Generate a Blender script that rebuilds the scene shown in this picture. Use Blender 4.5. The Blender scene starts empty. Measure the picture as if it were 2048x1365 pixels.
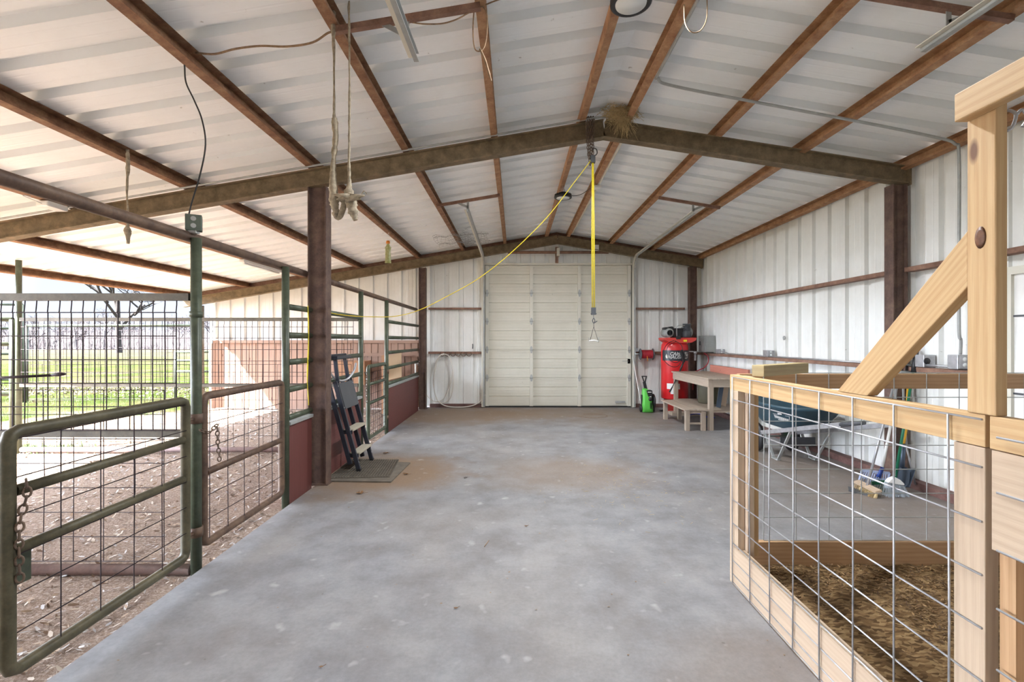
import bpy, bmesh, math, random
from mathutils import Vector, Matrix
R = math.radians
random.seed(7)
S = bpy.context.scene
COL = S.collection
# ---------------------------------------------------------------- camera, sky, sun, exposure
CAMH, F, PX, PY = 1.42, 934.0, 1030.0, 681.0
cd = bpy.data.cameras.new('camera'); cam = bpy.data.objects.new('camera', cd); COL.objects.link(cam)
cam.location = (0, 0, CAMH); cam.rotation_euler = (R(90), 0, 0)
cd.sensor_width = 36; cd.lens = F / 2048 * 36; cd.shift_x = -6 / 2048; cd.shift_y = -1.5 / 2048
cd.clip_start = .05; cd.clip_end = 500
S.camera = cam
S.view_settings.view_transform = 'Standard'; S.view_settings.look = 'None'
S.view_settings.gamma = 1; S.view_settings.use_curve_mapping = False
S.view_settings.exposure = 2.65
S.cycles.diffuse_bounces = 8
w = bpy.data.worlds.new('world'); S.world = w; w.use_nodes = True
wn = w.node_tree.nodes; wl = w.node_tree.links
bg = wn['Background']; bg.inputs['Strength'].default_value = 1.0
SUNDIR = Vector((1, .62, -1.25)).normalized()
tc = wn.new('ShaderNodeTexCoord'); sep = wn.new('ShaderNodeSeparateXYZ'); wl.new(tc.outputs['Generated'], sep.inputs[0])
wr = wn.new('ShaderNodeValToRGB'); wl.new(sep.outputs['Z'], wr.inputs[0])      # clear sky: pale at the horizon
wr.color_ramp.elements[0].position = 0.0; wr.color_ramp.elements[0].color = (.165, .18, .205, 1)
wr.color_ramp.elements[1].position = .6; wr.color_ramp.elements[1].color = (.62, .76, 1.0, 1)
e = wr.color_ramp.elements.new(.12); e.color = (.145, .165, .21, 1)
dt = wn.new('ShaderNodeVectorMath'); dt.operation = 'DOT_PRODUCT'; wl.new(tc.outputs['Generated'], dt.inputs[0]); dt.inputs[1].default_value = tuple(Vector((-1, -.12, .25)).normalized())
gr = wn.new('ShaderNodeValToRGB'); wl.new(dt.outputs['Value'], gr.inputs[0])   # bright hazy sky on the sun's side
gr.color_ramp.interpolation = 'EASE'; gr.color_ramp.elements[0].position = .62; gr.color_ramp.elements[0].color = (0, 0, 0, 1)
gr.color_ramp.elements[1].position = 1.0; gr.color_ramp.elements[1].color = (.88, .96, 1.10, 1)
gm_ = wn.new('ShaderNodeVectorMath'); gm_.operation = 'SCALE'; gm_.inputs['Scale'].default_value = GLOW = 5.0
wl.new(gr.outputs[0], gm_.inputs[0])
sa = wn.new('ShaderNodeVectorMath'); sa.operation = 'ADD'; wl.new(wr.outputs[0], sa.inputs[0]); wl.new(gm_.outputs[0], sa.inputs[1])
wl.new(sa.outputs[0], bg.inputs['Color'])
sd = bpy.data.lights.new('sun', 'SUN'); sd.energy = 11.5; sd.angle = R(.6); sd.color = (1, .97, .93)
sun = bpy.data.objects.new('sun', sd); COL.objects.link(sun)
sun.rotation_euler = SUNDIR.to_track_quat('-Z', 'Y').to_euler(); sun.location = (-20, -10, 25)

def P(x, y, z):                      # photo pixel + distance in metres -> point in the place
    return Vector(((x - PX) * z / F, z, CAMH - (y - PY) * z / F))

# ---------------------------------------------------------------- materials
def nt(name):
    m = bpy.data.materials.new(name); m.use_nodes = True
    n = m.node_tree.nodes; l = m.node_tree.links
    return m, n, l, n['Principled BSDF']
def noise(n, l, vec, scale, detail=6, rough=.6, dist=0):
    t = n.new('ShaderNodeTexNoise'); t.inputs['Scale'].default_value = scale
    t.inputs['Detail'].default_value = detail; t.inputs['Roughness'].default_value = rough
    t.inputs['Distortion'].default_value = dist
    if vec is not None: l.new(vec, t.inputs['Vector'])
    return t.outputs['Fac']
def ramp(n, l, fac, stops):
    r = n.new('ShaderNodeValToRGB'); l.new(fac, r.inputs[0])
    els = r.color_ramp.elements
    while len(els) < len(stops): els.new(.5)
    for el, (p, c) in zip(els, stops):
        el.position = p; el.color = (c[0], c[1], c[2], 1) if len(c) == 3 else c
    return r.outputs[0]
def mix(n, l, fac, a, b, mode='MIX'):
    m = n.new('ShaderNodeMix'); m.data_type = 'RGBA'; m.blend_type = mode
    if isinstance(fac, (int, float)): m.inputs[0].default_value = fac
    else: l.new(fac, m.inputs[0])
    for k, v in ((6, a), (7, b)):
        if isinstance(v, tuple): m.inputs[k].default_value = (v[0], v[1], v[2], 1)
        else: l.new(v, m.inputs[k])
    return m.outputs[2]
def mapping(n, l, src, scale=(1, 1, 1), loc=(0, 0, 0)):
    m = n.new('ShaderNodeMapping'); l.new(src, m.inputs[0])
    m.inputs['Scale'].default_value = scale; m.inputs['Location'].default_value = loc
    return m.outputs[0]
def bump(n, l, b, h, strength=.3, dist=.01):
    k = n.new('ShaderNodeBump'); k.inputs['Strength'].default_value = strength; k.inputs['Distance'].default_value = dist
    l.new(h, k.inputs['Height']); l.new(k.outputs[0], b.inputs['Normal'])
def simple(name, c, rough=.5, metal=0, vary=.12, scale=6, bmp=0, alt=None):
    m, n, l, b = nt(name)
    t = n.new('ShaderNodeTexCoord').outputs['Object']
    f = noise(n, l, t, scale)
    d = alt if alt else tuple(max(0, x * (1 - vary * 2)) for x in c)
    l.new(ramp(n, l, f, [(.3, d), (.7, c)]), b.inputs['Base Color'])
    b.inputs['Roughness'].default_value = rough; b.inputs['Metallic'].default_value = metal
    if bmp: bump(n, l, b, noise(n, l, t, scale * 12), bmp, .003)
    return m
def rust(name, c1, c2, c3, sc=9, rough=.75):
    m, n, l, b = nt(name)
    t = n.new('ShaderNodeTexCoord').outputs['Object']
    a = noise(n, l, t, sc, 8, .7); f2 = noise(n, l, t, sc * 9, 4, .7)
    base = ramp(n, l, a, [(.32, c1), (.5, c2), (.68, c3)])
    l.new(mix(n, l, .22, base, ramp(n, l, f2, [(.35, (.02, .015, .01)), (.65, (.45, .34, .24))]), 'OVERLAY'), b.inputs['Base Color'])
    b.inputs['Roughness'].default_value = rough; b.inputs['Metallic'].default_value = .1
    bump(n, l, b, f2, .25, .002)
    return m
def sheet(name, c, dirt, amount=.5, rough=.45):           # painted sheet metal with faint dirt
    m, n, l, b = nt(name)
    t = n.new('ShaderNodeTexCoord').outputs['Object']
    a = noise(n, l, t, 1.3, 6, .7); sp = noise(n, l, mapping(n, l, t, (1, 1, 1)), 14, 3, .6)
    base = mix(n, l, ramp(n, l, a, [(.4, (0, 0, 0)), (.85, (amount,) * 3)]), c, dirt)
    spot = ramp(n, l, sp, [(.72, (0, 0, 0)), (.78, (.8, .8, .8))])
    l.new(mix(n, l, spot, base, tuple(x * .6 for x in dirt)), b.inputs['Base Color'])
    b.inputs['Roughness'].default_value = rough
    return m
def wood(name, c1, c2, knot=(.16, .07, .03), rough=.6, grain=1.0, knots=True):
    m, n, l, b = nt(name)
    uv = n.new('ShaderNodeTexCoord').outputs['UV']
    g = noise(n, l, mapping(n, l, uv, (1.2 * grain, 17 * grain, 1)), 2.2, 5, .55, 1.4)
    w_ = n.new('ShaderNodeTexWave'); w_.wave_type = 'BANDS'; w_.bands_direction = 'Y'
    w_.inputs['Scale'].default_value = 1.0; w_.inputs['Distortion'].default_value = 7; w_.inputs['Detail'].default_value = 2
    w_.inputs['Detail Scale'].default_value = .8
    l.new(mapping(n, l, uv, (1.3, 13, 1)), w_.inputs['Vector'])
    fib = noise(n, l, mapping(n, l, uv, (6, 260, 1)), 1, 3, .6)
    col = mix(n, l, ramp(n, l, w_.outputs['Fac'], [(.15, (0, 0, 0)), (.9, (.75, .75, .75))]), c1, c2)
    col = mix(n, l, .35, col, ramp(n, l, g, [(.35, c2), (.65, c1)]))
    col = mix(n, l, .22, col, ramp(n, l, fib, [(.35, c2), (.6, (min(1, c1[0] * 1.15),) + tuple(x * 1.12 for x in c1[1:]))]))
    if knots:
        v = n.new('ShaderNodeTexVoronoi'); v.inputs['Scale'].default_value = 1.0
        l.new(mapping(n, l, uv, (2.1, 5.2, 1), (.37, .21, 0)), v.inputs['Vector'])
        col = mix(n, l, ramp(n, l, v.outputs['Distance'], [(.045, (1, 1, 1)), (.085, (0, 0, 0))]), col, knot)
    l.new(col, b.inputs['Base Color']); b.inputs['Roughness'].default_value = rough
    bump(n, l, b, fib, .15, .002)
    return m

M = {}
M['roof'] = sheet('roof_sheet_white', (.83, .86, .87), (.62, .59, .54), .3)
M['wallsheet'] = sheet('wall_sheet_white', (.76, .77, .75), (.50, .48, .43), .5)
M['doorpaint'] = sheet('door_paint_beige', (.62, .60, .52), (.42, .40, .33), .45, .5)
M['rust'] = rust('rusty_purlin_steel', (.17, .075, .04), (.27, .14, .075), (.38, .23, .13))
M['rust_lit'] = rust('lit_rusty_purlin_steel', (.26, .12, .06), (.40, .22, .115), (.54, .35, .20))  # brighter rust for ridge and right purlins: light put into the colour
M['beam'] = rust('rusty_olive_beam', (.11, .085, .05), (.19, .145, .085), (.28, .20, .12))
M['col'] = rust('dark_red_oxide', (.075, .045, .04), (.13, .08, .065), (.19, .125, .09))
M['girt'] = rust('girt_oxide', (.17, .09, .06), (.25, .14, .10), (.33, .2, .14))
M['green'] = rust('green_pipe_paint', (.05, .06, .04), (.075, .095, .062), (.12, .15, .105), 5, .45)
M['olive'] = rust('olive_gate_paint', (.05, .045, .025), (.09, .08, .045), (.14, .125, .075), 6, .5)
M['brownpipe'] = rust('brown_pipe', (.07, .04, .03), (.13, .08, .055), (.20, .13, .085), 7, .6)
M['pinkpipe'] = rust('faded_red_pipe', (.22, .15, .145), (.30, .22, .215), (.38, .30, .29), 4, .7)
M['greyrail'] = rust('weathered_rail', (.10, .09, .07), (.145, .135, .11), (.19, .18, .15), 5, .6)
M['wire'] = simple('dark_wire', (.045, .03, .035), .6, .4)
M['galv'] = simple('galvanised_steel', (.50, .50, .52), .42, .65, .15, 20)
M['galvmat'] = simple('dull_galvanised', (.42, .43, .42), .55, .3, .12, 14)
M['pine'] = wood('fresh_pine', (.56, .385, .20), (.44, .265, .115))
M['pine_shade'] = wood('shaded_pine', (.48, .30, .16), (.36, .20, .09))  # darker copy of the pine, its shade put into the colour
M['pale'] = wood('pale_pine', (.50, .385, .275), (.41, .30, .205))
M['greywood'] = wood('weathered_wood', (.42, .35, .28), (.28, .22, .17), (.1, .06, .04))
M['boards'] = wood('pink_brown_boards', (.36, .235, .175), (.21, .13, .10), (.12, .06, .05))
M['redply'] = wood('red_stained_plywood', (.15, .048, .042), (.11, .034, .03), (.05, .015, .015), .55, .7, False)
M['redboard'] = wood('faded_red_board', (.50, .20, .14), (.36, .13, .10), (.15, .05, .04))
M['plywood'] = wood('tan_plywood', (.33, .24, .15), (.27, .19, .11), knots=False)
M['orangewood'] = wood('orange_wood', (.36, .19, .10), (.29, .15, .08), knots=False)
M['treated'] = wood('treated_lumber', (.40, .32, .16), (.31, .23, .11))
M['straw'] = simple('straw', (.66, .50, .26), .8, 0, .25, 30)
M['black'] = simple('black_plastic', (.018, .018, .02), .45)
M['darkgrey'] = simple('dark_grey_plastic', (.07, .075, .085), .5)
M['rubber'] = simple('brown_rubber', (.17, .145, .115), .85, 0, .2, 10, .3)
M['red'] = simple('red_tank_paint', (.62, .018, .022), .28, 0, .08, 3)
M['redtop'] = simple('red_tank_top', (.62, .05, .04), .4, 0, .08, 3)
M['lime'] = simple('lime_green_plastic', (.13, .62, .09), .35, 0, .08, 3)
M['white'] = simple('white_plastic', (.78, .78, .76), .4, 0, .05)
M['cream'] = simple('cream_rubber', (.66, .62, .55), .45, 0, .08)
M['hose'] = simple('white_hose', (.70, .67, .61), .4, 0, .06)
M['yellow'] = simple('yellow_rope', (.85, .68, .03), .6, 0, .12, 60)
M['ropedirty'] = simple('dirty_rope', (.46, .38, .27), .9, 0, .3, 40, .5)
M['twine'] = simple('brown_twine', (.34, .22, .13), .9, 0, .25, 40)
M['blue'] = simple('blue_grey_tub', (.028, .072, .10), .42, 0, .1, 3)
M['bluehose'] = simple('blue_air_hose', (.02, .03, .35), .4)
M['redhose'] = simple('red_air_hose', (.40, .015, .03), .4)
M['dgreen'] = simple('dark_green_plastic', (.01, .10, .045), .45)
M['gripgreen'] = simple('green_fibreglass', (.01, .16, .08), .35)
M['gripyellow'] = simple('yellow_fibreglass', (.70, .38, .02), .4)
M['steelblue'] = simple('blue_steel', (.09, .12, .17), .4, .6)
M['chain'] = rust('rusty_chain', (.09, .06, .045), (.16, .11, .08), (.24, .17, .12), 20)
M['lens'] = simple('frosted_lens', (.75, .78, .78), .2, 0, .03)
M['panelgrey'] = simple('panel_grey', (.30, .31, .30), .5, .1, .1)
M['boxgreen'] = simple('grey_green_box', (.13, .16, .13), .5, .3, .12)
M['leaf'] = simple('dry_leaf', (.30, .16, .07), .8, 0, .25, 30)
M['bark'] = simple('grey_bark', (.06, .05, .045), .9, 0, .25, 3)
M['twig'] = simple('bare_twigs', (.15, .13, .135), .9, 0, .2, 1)
M['label'] = simple('paper_label', (.75, .74, .72), .6, 0, .04)
M['ladder'] = simple('dark_blue_grey_steel', (.045, .05, .07), .35, .4)
M['tape'] = simple('black_band', (.02, .022, .03), .35)
M['orange'] = simple('orange_cap', (.75, .24, .03), .4)
M['bag'] = simple('green_bag', (.42, .40, .24), .3, 0, .3, 30, 0, (.20, .23, .03))
M['cardboard'] = simple('cardboard', (.36, .27, .19), .8)
M['baseangle'] = rust('base_angle', (.10, .05, .045), (.17, .09, .08), (.24, .14, .12), 6)

def concrete():
    m, n, l, b = nt('concrete_slab')
    t = n.new('ShaderNodeTexCoord').outputs['Object']
    big = noise(n, l, t, .55, 6, .6, .4); mid = noise(n, l, t, 2.6, 8, .65); fine = noise(n, l, t, 45, 5, .7)
    col = ramp(n, l, mid, [(.32, (.145, .138, .14)), (.5, (.20, .197, .206)), (.68, (.265, .26, .265))])
    col = mix(n, l, ramp(n, l, big, [(.42, (0, 0, 0)), (.7, (.55, .55, .55))]), col, (.21, .175, .145))
    # tan dust drifted around the mats and the back of the alley
    sx = n.new('ShaderNodeSeparateXYZ'); l.new(t, sx.inputs[0])
    def blob(cx, cy, rx, ry):
        mp = mapping(n, l, t, (1 / rx, 1 / ry, 0), (-cx / rx, -cy / ry, 0))
        ln = n.new('ShaderNodeVectorMath'); ln.operation = 'LENGTH'; l.new(mp, ln.inputs[0])
        ad = n.new('ShaderNodeMath'); ad.operation = 'ADD'; l.new(ln.outputs['Value'], ad.inputs[0])
        ad2 = n.new('ShaderNodeMath'); ad2.operation = 'MULTIPLY_ADD'; l.new(mid, ad2.inputs[0]); ad2.inputs[1].default_value = .9; ad2.inputs[2].default_value = -.45
        l.new(ad2.outputs[0], ad.inputs[1])
        return ramp(n, l, ad.outputs[0], [(.45, (1, 1, 1)), (1.05, (0, 0, 0))])
    for cx, cy, rx, ry, k in ((-1.5, 5.0, 1.15, .95, .95), (-1.2, 8.9, 2.2, 1.3, .8), (.8, 9.2, 2.4, .9, .6), (.6, 5.0, 1.1, .8, .4), (1.9, 8.3, 1.6, 1.0, .35), (1.0, 1.9, .5, .5, .25), (3.4, 4.5, .9, 2.2, .4)):
        f = blob(cx, cy, rx, ry)
        mm = n.new('ShaderNodeMath'); mm.operation = 'MULTIPLY'; l.new(f, mm.inputs[0]); mm.inputs[1].default_value = k
        col = mix(n, l, mm.outputs[0], col, (.23, .155, .10))
    spots = noise(n, l, t, 7.5, 2, .5)
    col = mix(n, l, ramp(n, l, spots, [(.66, (0, 0, 0)), (.76, (.4, .4, .4))]), col, (.50, .49, .47))
    dk = noise(n, l, mapping(n, l, t, (1, 1, 1), (5, 3, 0)), 17, 2, .5)
    col = mix(n, l, ramp(n, l, dk, [(.745, (0, 0, 0)), (.76, (.7, .7, .7))]), col, (.12, .10, .09))
    l.new(mix(n, l, .15, col, ramp(n, l, fine, [(.3, (.2, .2, .2)), (.7, (.8, .8, .8))]), 'OVERLAY'), b.inputs['Base Color'])
    b.inputs['Roughness'].default_value = .62
    bump(n, l, b, fine, .12, .003)
    return m
M['concrete'] = concrete()
def bedding(name, a, b_, c):
    m, n, l, b = nt(name); b.inputs['Specular IOR Level'].default_value = .1
    t = n.new('ShaderNodeTexCoord').outputs['Object']
    v = n.new('ShaderNodeTexVoronoi'); v.inputs['Scale'].default_value = 38; v.inputs['Randomness'].default_value = 1
    wv = mapping(n, l, t, (1, 2.1, 1)); l.new(wv, v.inputs['Vector'])
    nz = noise(n, l, t, 3, 6, .7)
    sp = n.new('ShaderNodeSeparateColor'); l.new(v.outputs['Color'], sp.inputs[0])
    col = ramp(n, l, sp.outputs[0], [(.1, a), (.5, b_), (.95, c)])
    l.new(mix(n, l, ramp(n, l, nz, [(.35, (0, 0, 0)), (.7, (.6, .6, .6))]), col, a), b.inputs['Base Color'])
    b.inputs['Roughness'].default_value = .9
    bump(n, l, b, sp.outputs[0], .9, .03)
    return m
M['chips'] = bedding('wood_chip_bedding', (.10, .065, .04), (.24, .165, .10), (.52, .42, .30))
M['shavings'] = bedding('pine_shavings', (.07, .04, .018), (.17, .10, .045), (.30, .20, .10))
def ground():
    m, n, l, b = nt('ground_dirt_and_grass'); b.inputs['Specular IOR Level'].default_value = 0
    t = n.new('ShaderNodeTexCoord').outputs['Object']
    s = n.new('ShaderNodeSeparateXYZ'); l.new(t, s.inputs[0])
    big = noise(n, l, t, .35, 6, .7); fine = noise(n, l, t, 6, 8, .75); tiny = noise(n, l, t, 60, 3, .7)
    grass = ramp(n, l, fine, [(.3, (.017, .029, .007)), (.5, (.034, .046, .011)), (.7, (.060, .058, .025))])
    grass = mix(n, l, ramp(n, l, big, [(.45, (0, 0, 0)), (.62, (.8, .8, .8))]), grass, (.075, .056, .036))
    dirt = ramp(n, l, fine, [(.3, (.27, .175, .115)), (.55, (.34, .24, .165)), (.75, (.42, .325, .24))])
    mud = ramp(n, l, tiny, [(.3, (.17, .12, .09)), (.5, (.26, .195, .155)), (.7, (.42, .36, .31))])
    # dirt inside / around the pen, grass beyond
    def axis(out, lo, hi, inv=False):
        mr = n.new('ShaderNodeMapRange'); l.new(out, mr.inputs[0])
        mr.inputs[1].default_value = lo; mr.inputs[2].default_value = hi
        return mr.outputs[0]
    wob = n.new('ShaderNodeMath'); wob.operation = 'MULTIPLY_ADD'; l.new(big, wob.inputs[0]); wob.inputs[1].default_value = 5; wob.inputs[2].default_value = -2.5
    yy = n.new('ShaderNodeMath'); yy.operation = 'ADD'; l.new(s.outputs['Y'], yy.inputs[0]); l.new(wob.outputs[0], yy.inputs[1])
    xx = n.new('ShaderNodeMath'); xx.operation = 'ADD'; l.new(s.outputs['X'], xx.inputs[0]); l.new(wob.outputs[0], xx.inputs[1])
    gy = axis(yy.outputs[0], 8.2, 9.8)
    gx = axis(xx.outputs[0], -8.4, -9.6)
    gl = n.new('ShaderNodeMath'); gl.operation = 'MULTIPLY'; l.new(gy, gl.inputs[0]); l.new(axis(s.outputs['X'], -6.5, -7.1), gl.inputs[1]); gy = gl.outputs[0]
    mx = n.new('ShaderNodeMath'); mx.operation = 'MAXIMUM'; l.new(gy, mx.inputs[0]); l.new(gx, mx.inputs[1])
    xin = axis(xx.outputs[0], -7.2, -5.2)
    pen = mix(n, l, xin, dirt, mud)
    far = axis(s.outputs['Y'], 22, 60)
    grass = mix(n, l, far, grass, (.063, .057, .04))
    l.new(mix(n, l, mx.outputs[0], pen, grass), b.inputs['Base Color'])
    b.inputs['Roughness'].default_value = .95
    bump(n, l, b, fine, .8, .05)
    return m
M['ground'] = ground()
def tread():
    m, n, l, b = nt('ladder_tread'); b.inputs['Base Color'].default_value = (.42, .38, .30, 1); b.inputs['Roughness'].default_value = .7
    return m
M['tread'] = tread()

# ---------------------------------------------------------------- mesh helpers
class MB:
    def __init__(s): s.bm = bmesh.new(); s.uv = s.bm.loops.layers.uv.new('UVMap'); s.off = random.random() * 9
    def quadbox(s, cs, L=None):                    # 8 corners: 4 start (ccw), 4 end ; uv runs start->end
        vs = [s.bm.verts.new(c) for c in cs]
        ln = (Vector(cs[4]) - Vector(cs[0])).length
        ro = [0]
        for i in range(4): ro.append(ro[-1] + (Vector(cs[(i + 1) % 4]) - Vector(cs[i])).length)
        o = s.off; s.off += 1.37
        for i in range(4):
            j = (i + 1) % 4
            f = s.bm.faces.new((vs[i], vs[j], vs[4 + j], vs[4 + i]))
            for lp, (u, v) in zip(f.loops, ((0, ro[i]), (0, ro[i + 1]), (ln, ro[i + 1]), (ln, ro[i]))): lp[s.uv].uv = (u + o, v + o)
        for idx in ((3, 2, 1, 0), (4, 5, 6, 7)):
            f = s.bm.faces.new([vs[k] for k in idx])
            for lp, q in zip(f.loops, ((0, 0), (.02, 0), (.02, .04), (0, .04))): lp[s.uv].uv = (q[0] + o, q[1] + o)
        return s
    def box(s, x0, x1, y0, y1, z0, z1):
        d = (abs(x1 - x0), abs(y1 - y0), abs(z1 - z0)); k = d.index(max(d))
        if k == 0: cs = [(x0, y0, z0), (x0, y0, z1), (x0, y1, z1), (x0, y1, z0), (x1, y0, z0), (x1, y0, z1), (x1, y1, z1), (x1, y1, z0)]
        elif k == 1: cs = [(x0, y0, z0), (x0, y0, z1), (x1, y0, z1), (x1, y0, z0), (x0, y1, z0), (x0, y1, z1), (x1, y1, z1), (x1, y1, z0)]
        else: cs = [(x0, y0, z0), (x1, y0, z0), (x1, y1, z0), (x0, y1, z0), (x0, y0, z1), (x1, y0, z1), (x1, y1, z1), (x0, y1, z1)]
        return s.quadbox(cs)
    def bar(s, p0, p1, w, h, up=(0, 0, 1)):        # w across, h along 'up'
        p0, p1 = Vector(p0), Vector(p1); d = (p1 - p0).normalized(); u = Vector(up)
        a = d.cross(u).normalized(); u = a.cross(d).normalized(); a *= w / 2; u *= h / 2
        return s.quadbox([p - a - u if i == 0 else p + a - u if i == 1 else p + a + u if i == 2 else p - a + u
                          for p in (p0, p1) for i in range(4)])
    def tube(s, pts, r, n=8, closed=False, caps=True, flat=1.0):
        pts = [Vector(p) for p in pts]; N = len(pts); rs = r if isinstance(r, (list, tuple)) else [r] * N
        rings = []; prev = None
        for i, p in enumerate(pts):
            if closed: d = pts[(i + 1) % N] - pts[i - 1]
            else: d = pts[min(i + 1, N - 1)] - pts[max(i - 1, 0)]
            if d.length < 1e-9: d = Vector((0, 0, 1))
            d.normalize()
            if prev is None:
                prev = d.cross(Vector((0, 0, 1)) if abs(d.z) < .9 else Vector((1, 0, 0))).normalized()
            a = (prev - d * prev.dot(d))
            if a.length < 1e-6: a = d.orthogonal()
            a.normalize(); prev = a; b = d.cross(a)
            rings.append([s.bm.verts.new(p + (a * math.cos(2 * math.pi * k / n) + b * math.sin(2 * math.pi * k / n) * flat) * rs[i]) for k in range(n)])
        m = N if closed else N - 1; acc = s.off
        for i in range(m):
            A, B = rings[i], rings[(i + 1) % N]; ln = (pts[(i + 1) % N] - pts[i]).length
            for k in range(n):
                q = (k + 1) % n
                try: f = s.bm.faces.new((A[k], A[q], B[q], B[k]))
                except ValueError: continue
                f.smooth = n > 4
                for lp, (u, v) in zip(f.loops, ((acc, k / n * .2), (acc, (k + 1) / n * .2), (acc + ln, (k + 1) / n * .2), (acc + ln, k / n * .2))): lp[s.uv].uv = (u, v)
            acc += ln
        if caps and not closed and n > 2:
            s.bm.faces.new(rings[0][::-1]); s.bm.faces.new(rings[-1])
        return s
    def lathe(s, c, prof, n=24, axis='z'):          # prof: (radius, height)
        c = Vector(c); rings = []
        for r, h in prof:
            ring = []
            for k in range(n):
                a = 2 * math.pi * k / n; x, y = max(r, 1e-4) * math.cos(a), max(r, 1e-4) * math.sin(a)
                v = {'z': (x, y, h), 'y': (x, h, y), 'x': (h, x, y)}[axis]
                ring.append(s.bm.verts.new(c + Vector(v)))
            rings.append(ring)
        for A, B in zip(rings, rings[1:]):
            for k in range(n):
                f = s.bm.faces.new((A[k], A[(k + 1) % n], B[(k + 1) % n], B[k])); f.smooth = True
        s.bm.faces.new(rings[0][::-1]); s.bm.faces.new(rings[-1])
        return s
    def prism(s, poly, d):                          # planar polygon (3-D points) extruded by vector d
        d = Vector(d); A = [s.bm.verts.new(p) for p in poly]; B = [s.bm.verts.new(Vector(p) + d) for p in poly]
        s.bm.faces.new(A[::-1]); s.bm.faces.new(B); n = len(A)
        for i in range(n): s.bm.faces.new((A[i], A[(i + 1) % n], B[(i + 1) % n], B[i]))
        for f in s.bm.faces:
            pass
        return s
    def grid(s, rows):                              # list of rows of points -> surface
        V = [[s.bm.verts.new(p) for p in r] for r in rows]
        for a, b in zip(V, V[1:]):
            for i in range(len(a) - 1): s.bm.faces.new((a[i], a[i + 1], b[i + 1], b[i]))
        return s
    def smooth(s):
        for f in s.bm.faces: f.smooth = True
        return s
    def done(s, name, mat, parent=None, origin=None, bevel=0, recalc=True, solid=0):
        bm = s.bm
        if recalc: bmesh.ops.recalc_face_normals(bm, faces=bm.faces[:])
        xs = [v.co for v in bm.verts]
        if parent is not None: o = Vector(parent['_o'])
        elif origin is not None: o = Vector(origin)
        else:
            lo = Vector([min(v[i] for v in xs) for i in range(3)]); hi = Vector([max(v[i] for v in xs) for i in range(3)])
            o = Vector(((lo.x + hi.x) / 2, (lo.y + hi.y) / 2, lo.z))
        for v in bm.verts: v.co -= o
        me = bpy.data.meshes.new(name); bm.to_mesh(me); bm.free()
        me.materials.append(M[mat] if isinstance(mat, str) else mat)
        ob = bpy.data.objects.new(name, me); COL.objects.link(ob)
        ob['_o'] = tuple(o)
        if parent is None: ob.location = o
        else: ob.parent = parent
        if solid:
            md = ob.modifiers.new('solid', 'SOLIDIFY'); md.thickness = solid; md.offset = 0
        if bevel:
            md = ob.modifiers.new('bevel', 'BEVEL'); md.width = bevel; md.segments = 2; md.limit_method = 'ANGLE'
        return ob
def thing(name, loc, label, cat, group=None):
    o = bpy.data.objects.new(name, None); COL.objects.link(o); o.empty_display_size = .1
    o.location = loc; o['_o'] = tuple(loc); o['label'] = label; o['category'] = cat
    if group: o['group'] = group
    return o
def tag(o, label, cat, group=None, kind=None):
    o['label'] = label; o['category'] = cat
    if group: o['group'] = group
    if kind: o['kind'] = kind
    return o
def struct(o): o['kind'] = 'structure'; return o
def curve(pts, n=8):                                # Catmull-Rom through points
    pts = [Vector(p) for p in pts]; q = [pts[0] * 2 - pts[1]] + pts + [pts[-1] * 2 - pts[-2]]; out = []
    for i in range(1, len(q) - 2):
        for k in range(n):
            t = k / n; a, b, c, d = q[i - 1:i + 3]
            out.append(.5 * ((2 * b) + (c - a) * t + (2 * a - 5 * b + 4 * c - d) * t * t + (3 * b - a - 3 * c + d) * t ** 3))
    out.append(pts[-1]); return out
def text_mesh(name, body, size, mat, parent, place, thick=.0006, bold=.0, shear=0.0):
    cu = bpy.data.curves.new(name, 'FONT'); cu.body = body; cu.size = size; cu.extrude = thick; cu.offset = bold; cu.shear = shear
    cu.align_x = 'CENTER'; cu.align_y = 'CENTER'
    ob = bpy.data.objects.new(name + '_tmp', cu); COL.objects.link(ob)
    dg = bpy.context.evaluated_depsgraph_get()
    me = bpy.data.meshes.new_from_object(ob.evaluated_get(dg)); COL.objects.unlink(ob); bpy.data.objects.remove(ob)
    o = Vector(parent['_o'])
    for v in me.vertices: v.co = Vector(place(v.co.x, v.co.y, v.co.z)) - o
    me.materials.clear(); me.materials.append(M[mat]); me.name = name
    n = bpy.data.objects.new(name, me); COL.objects.link(n); n.parent = parent; n['_o'] = tuple(o)
    return n

# ================================================================ THE SETTING
RX, RZ = .88, 3.70
def roofz(x): return RZ - abs(x - RX) / 6
YN, YB, XL, XR = -.6, 9.95, -6.95, 3.92
struct(MB().box(-1.95, XR, -3, 10.0, -.14, 0).done('floor', 'concrete', origin=(0, 0, 0)))
g = MB()
g.grid([[(x, y, -.05) for x in (-160, -40, -12, -1.0, 12, 60)] for y in (-25, -3, 4, 10, 40, 170)])
struct(g.done('ground', 'ground', origin=(0, 0, 0)))

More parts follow.
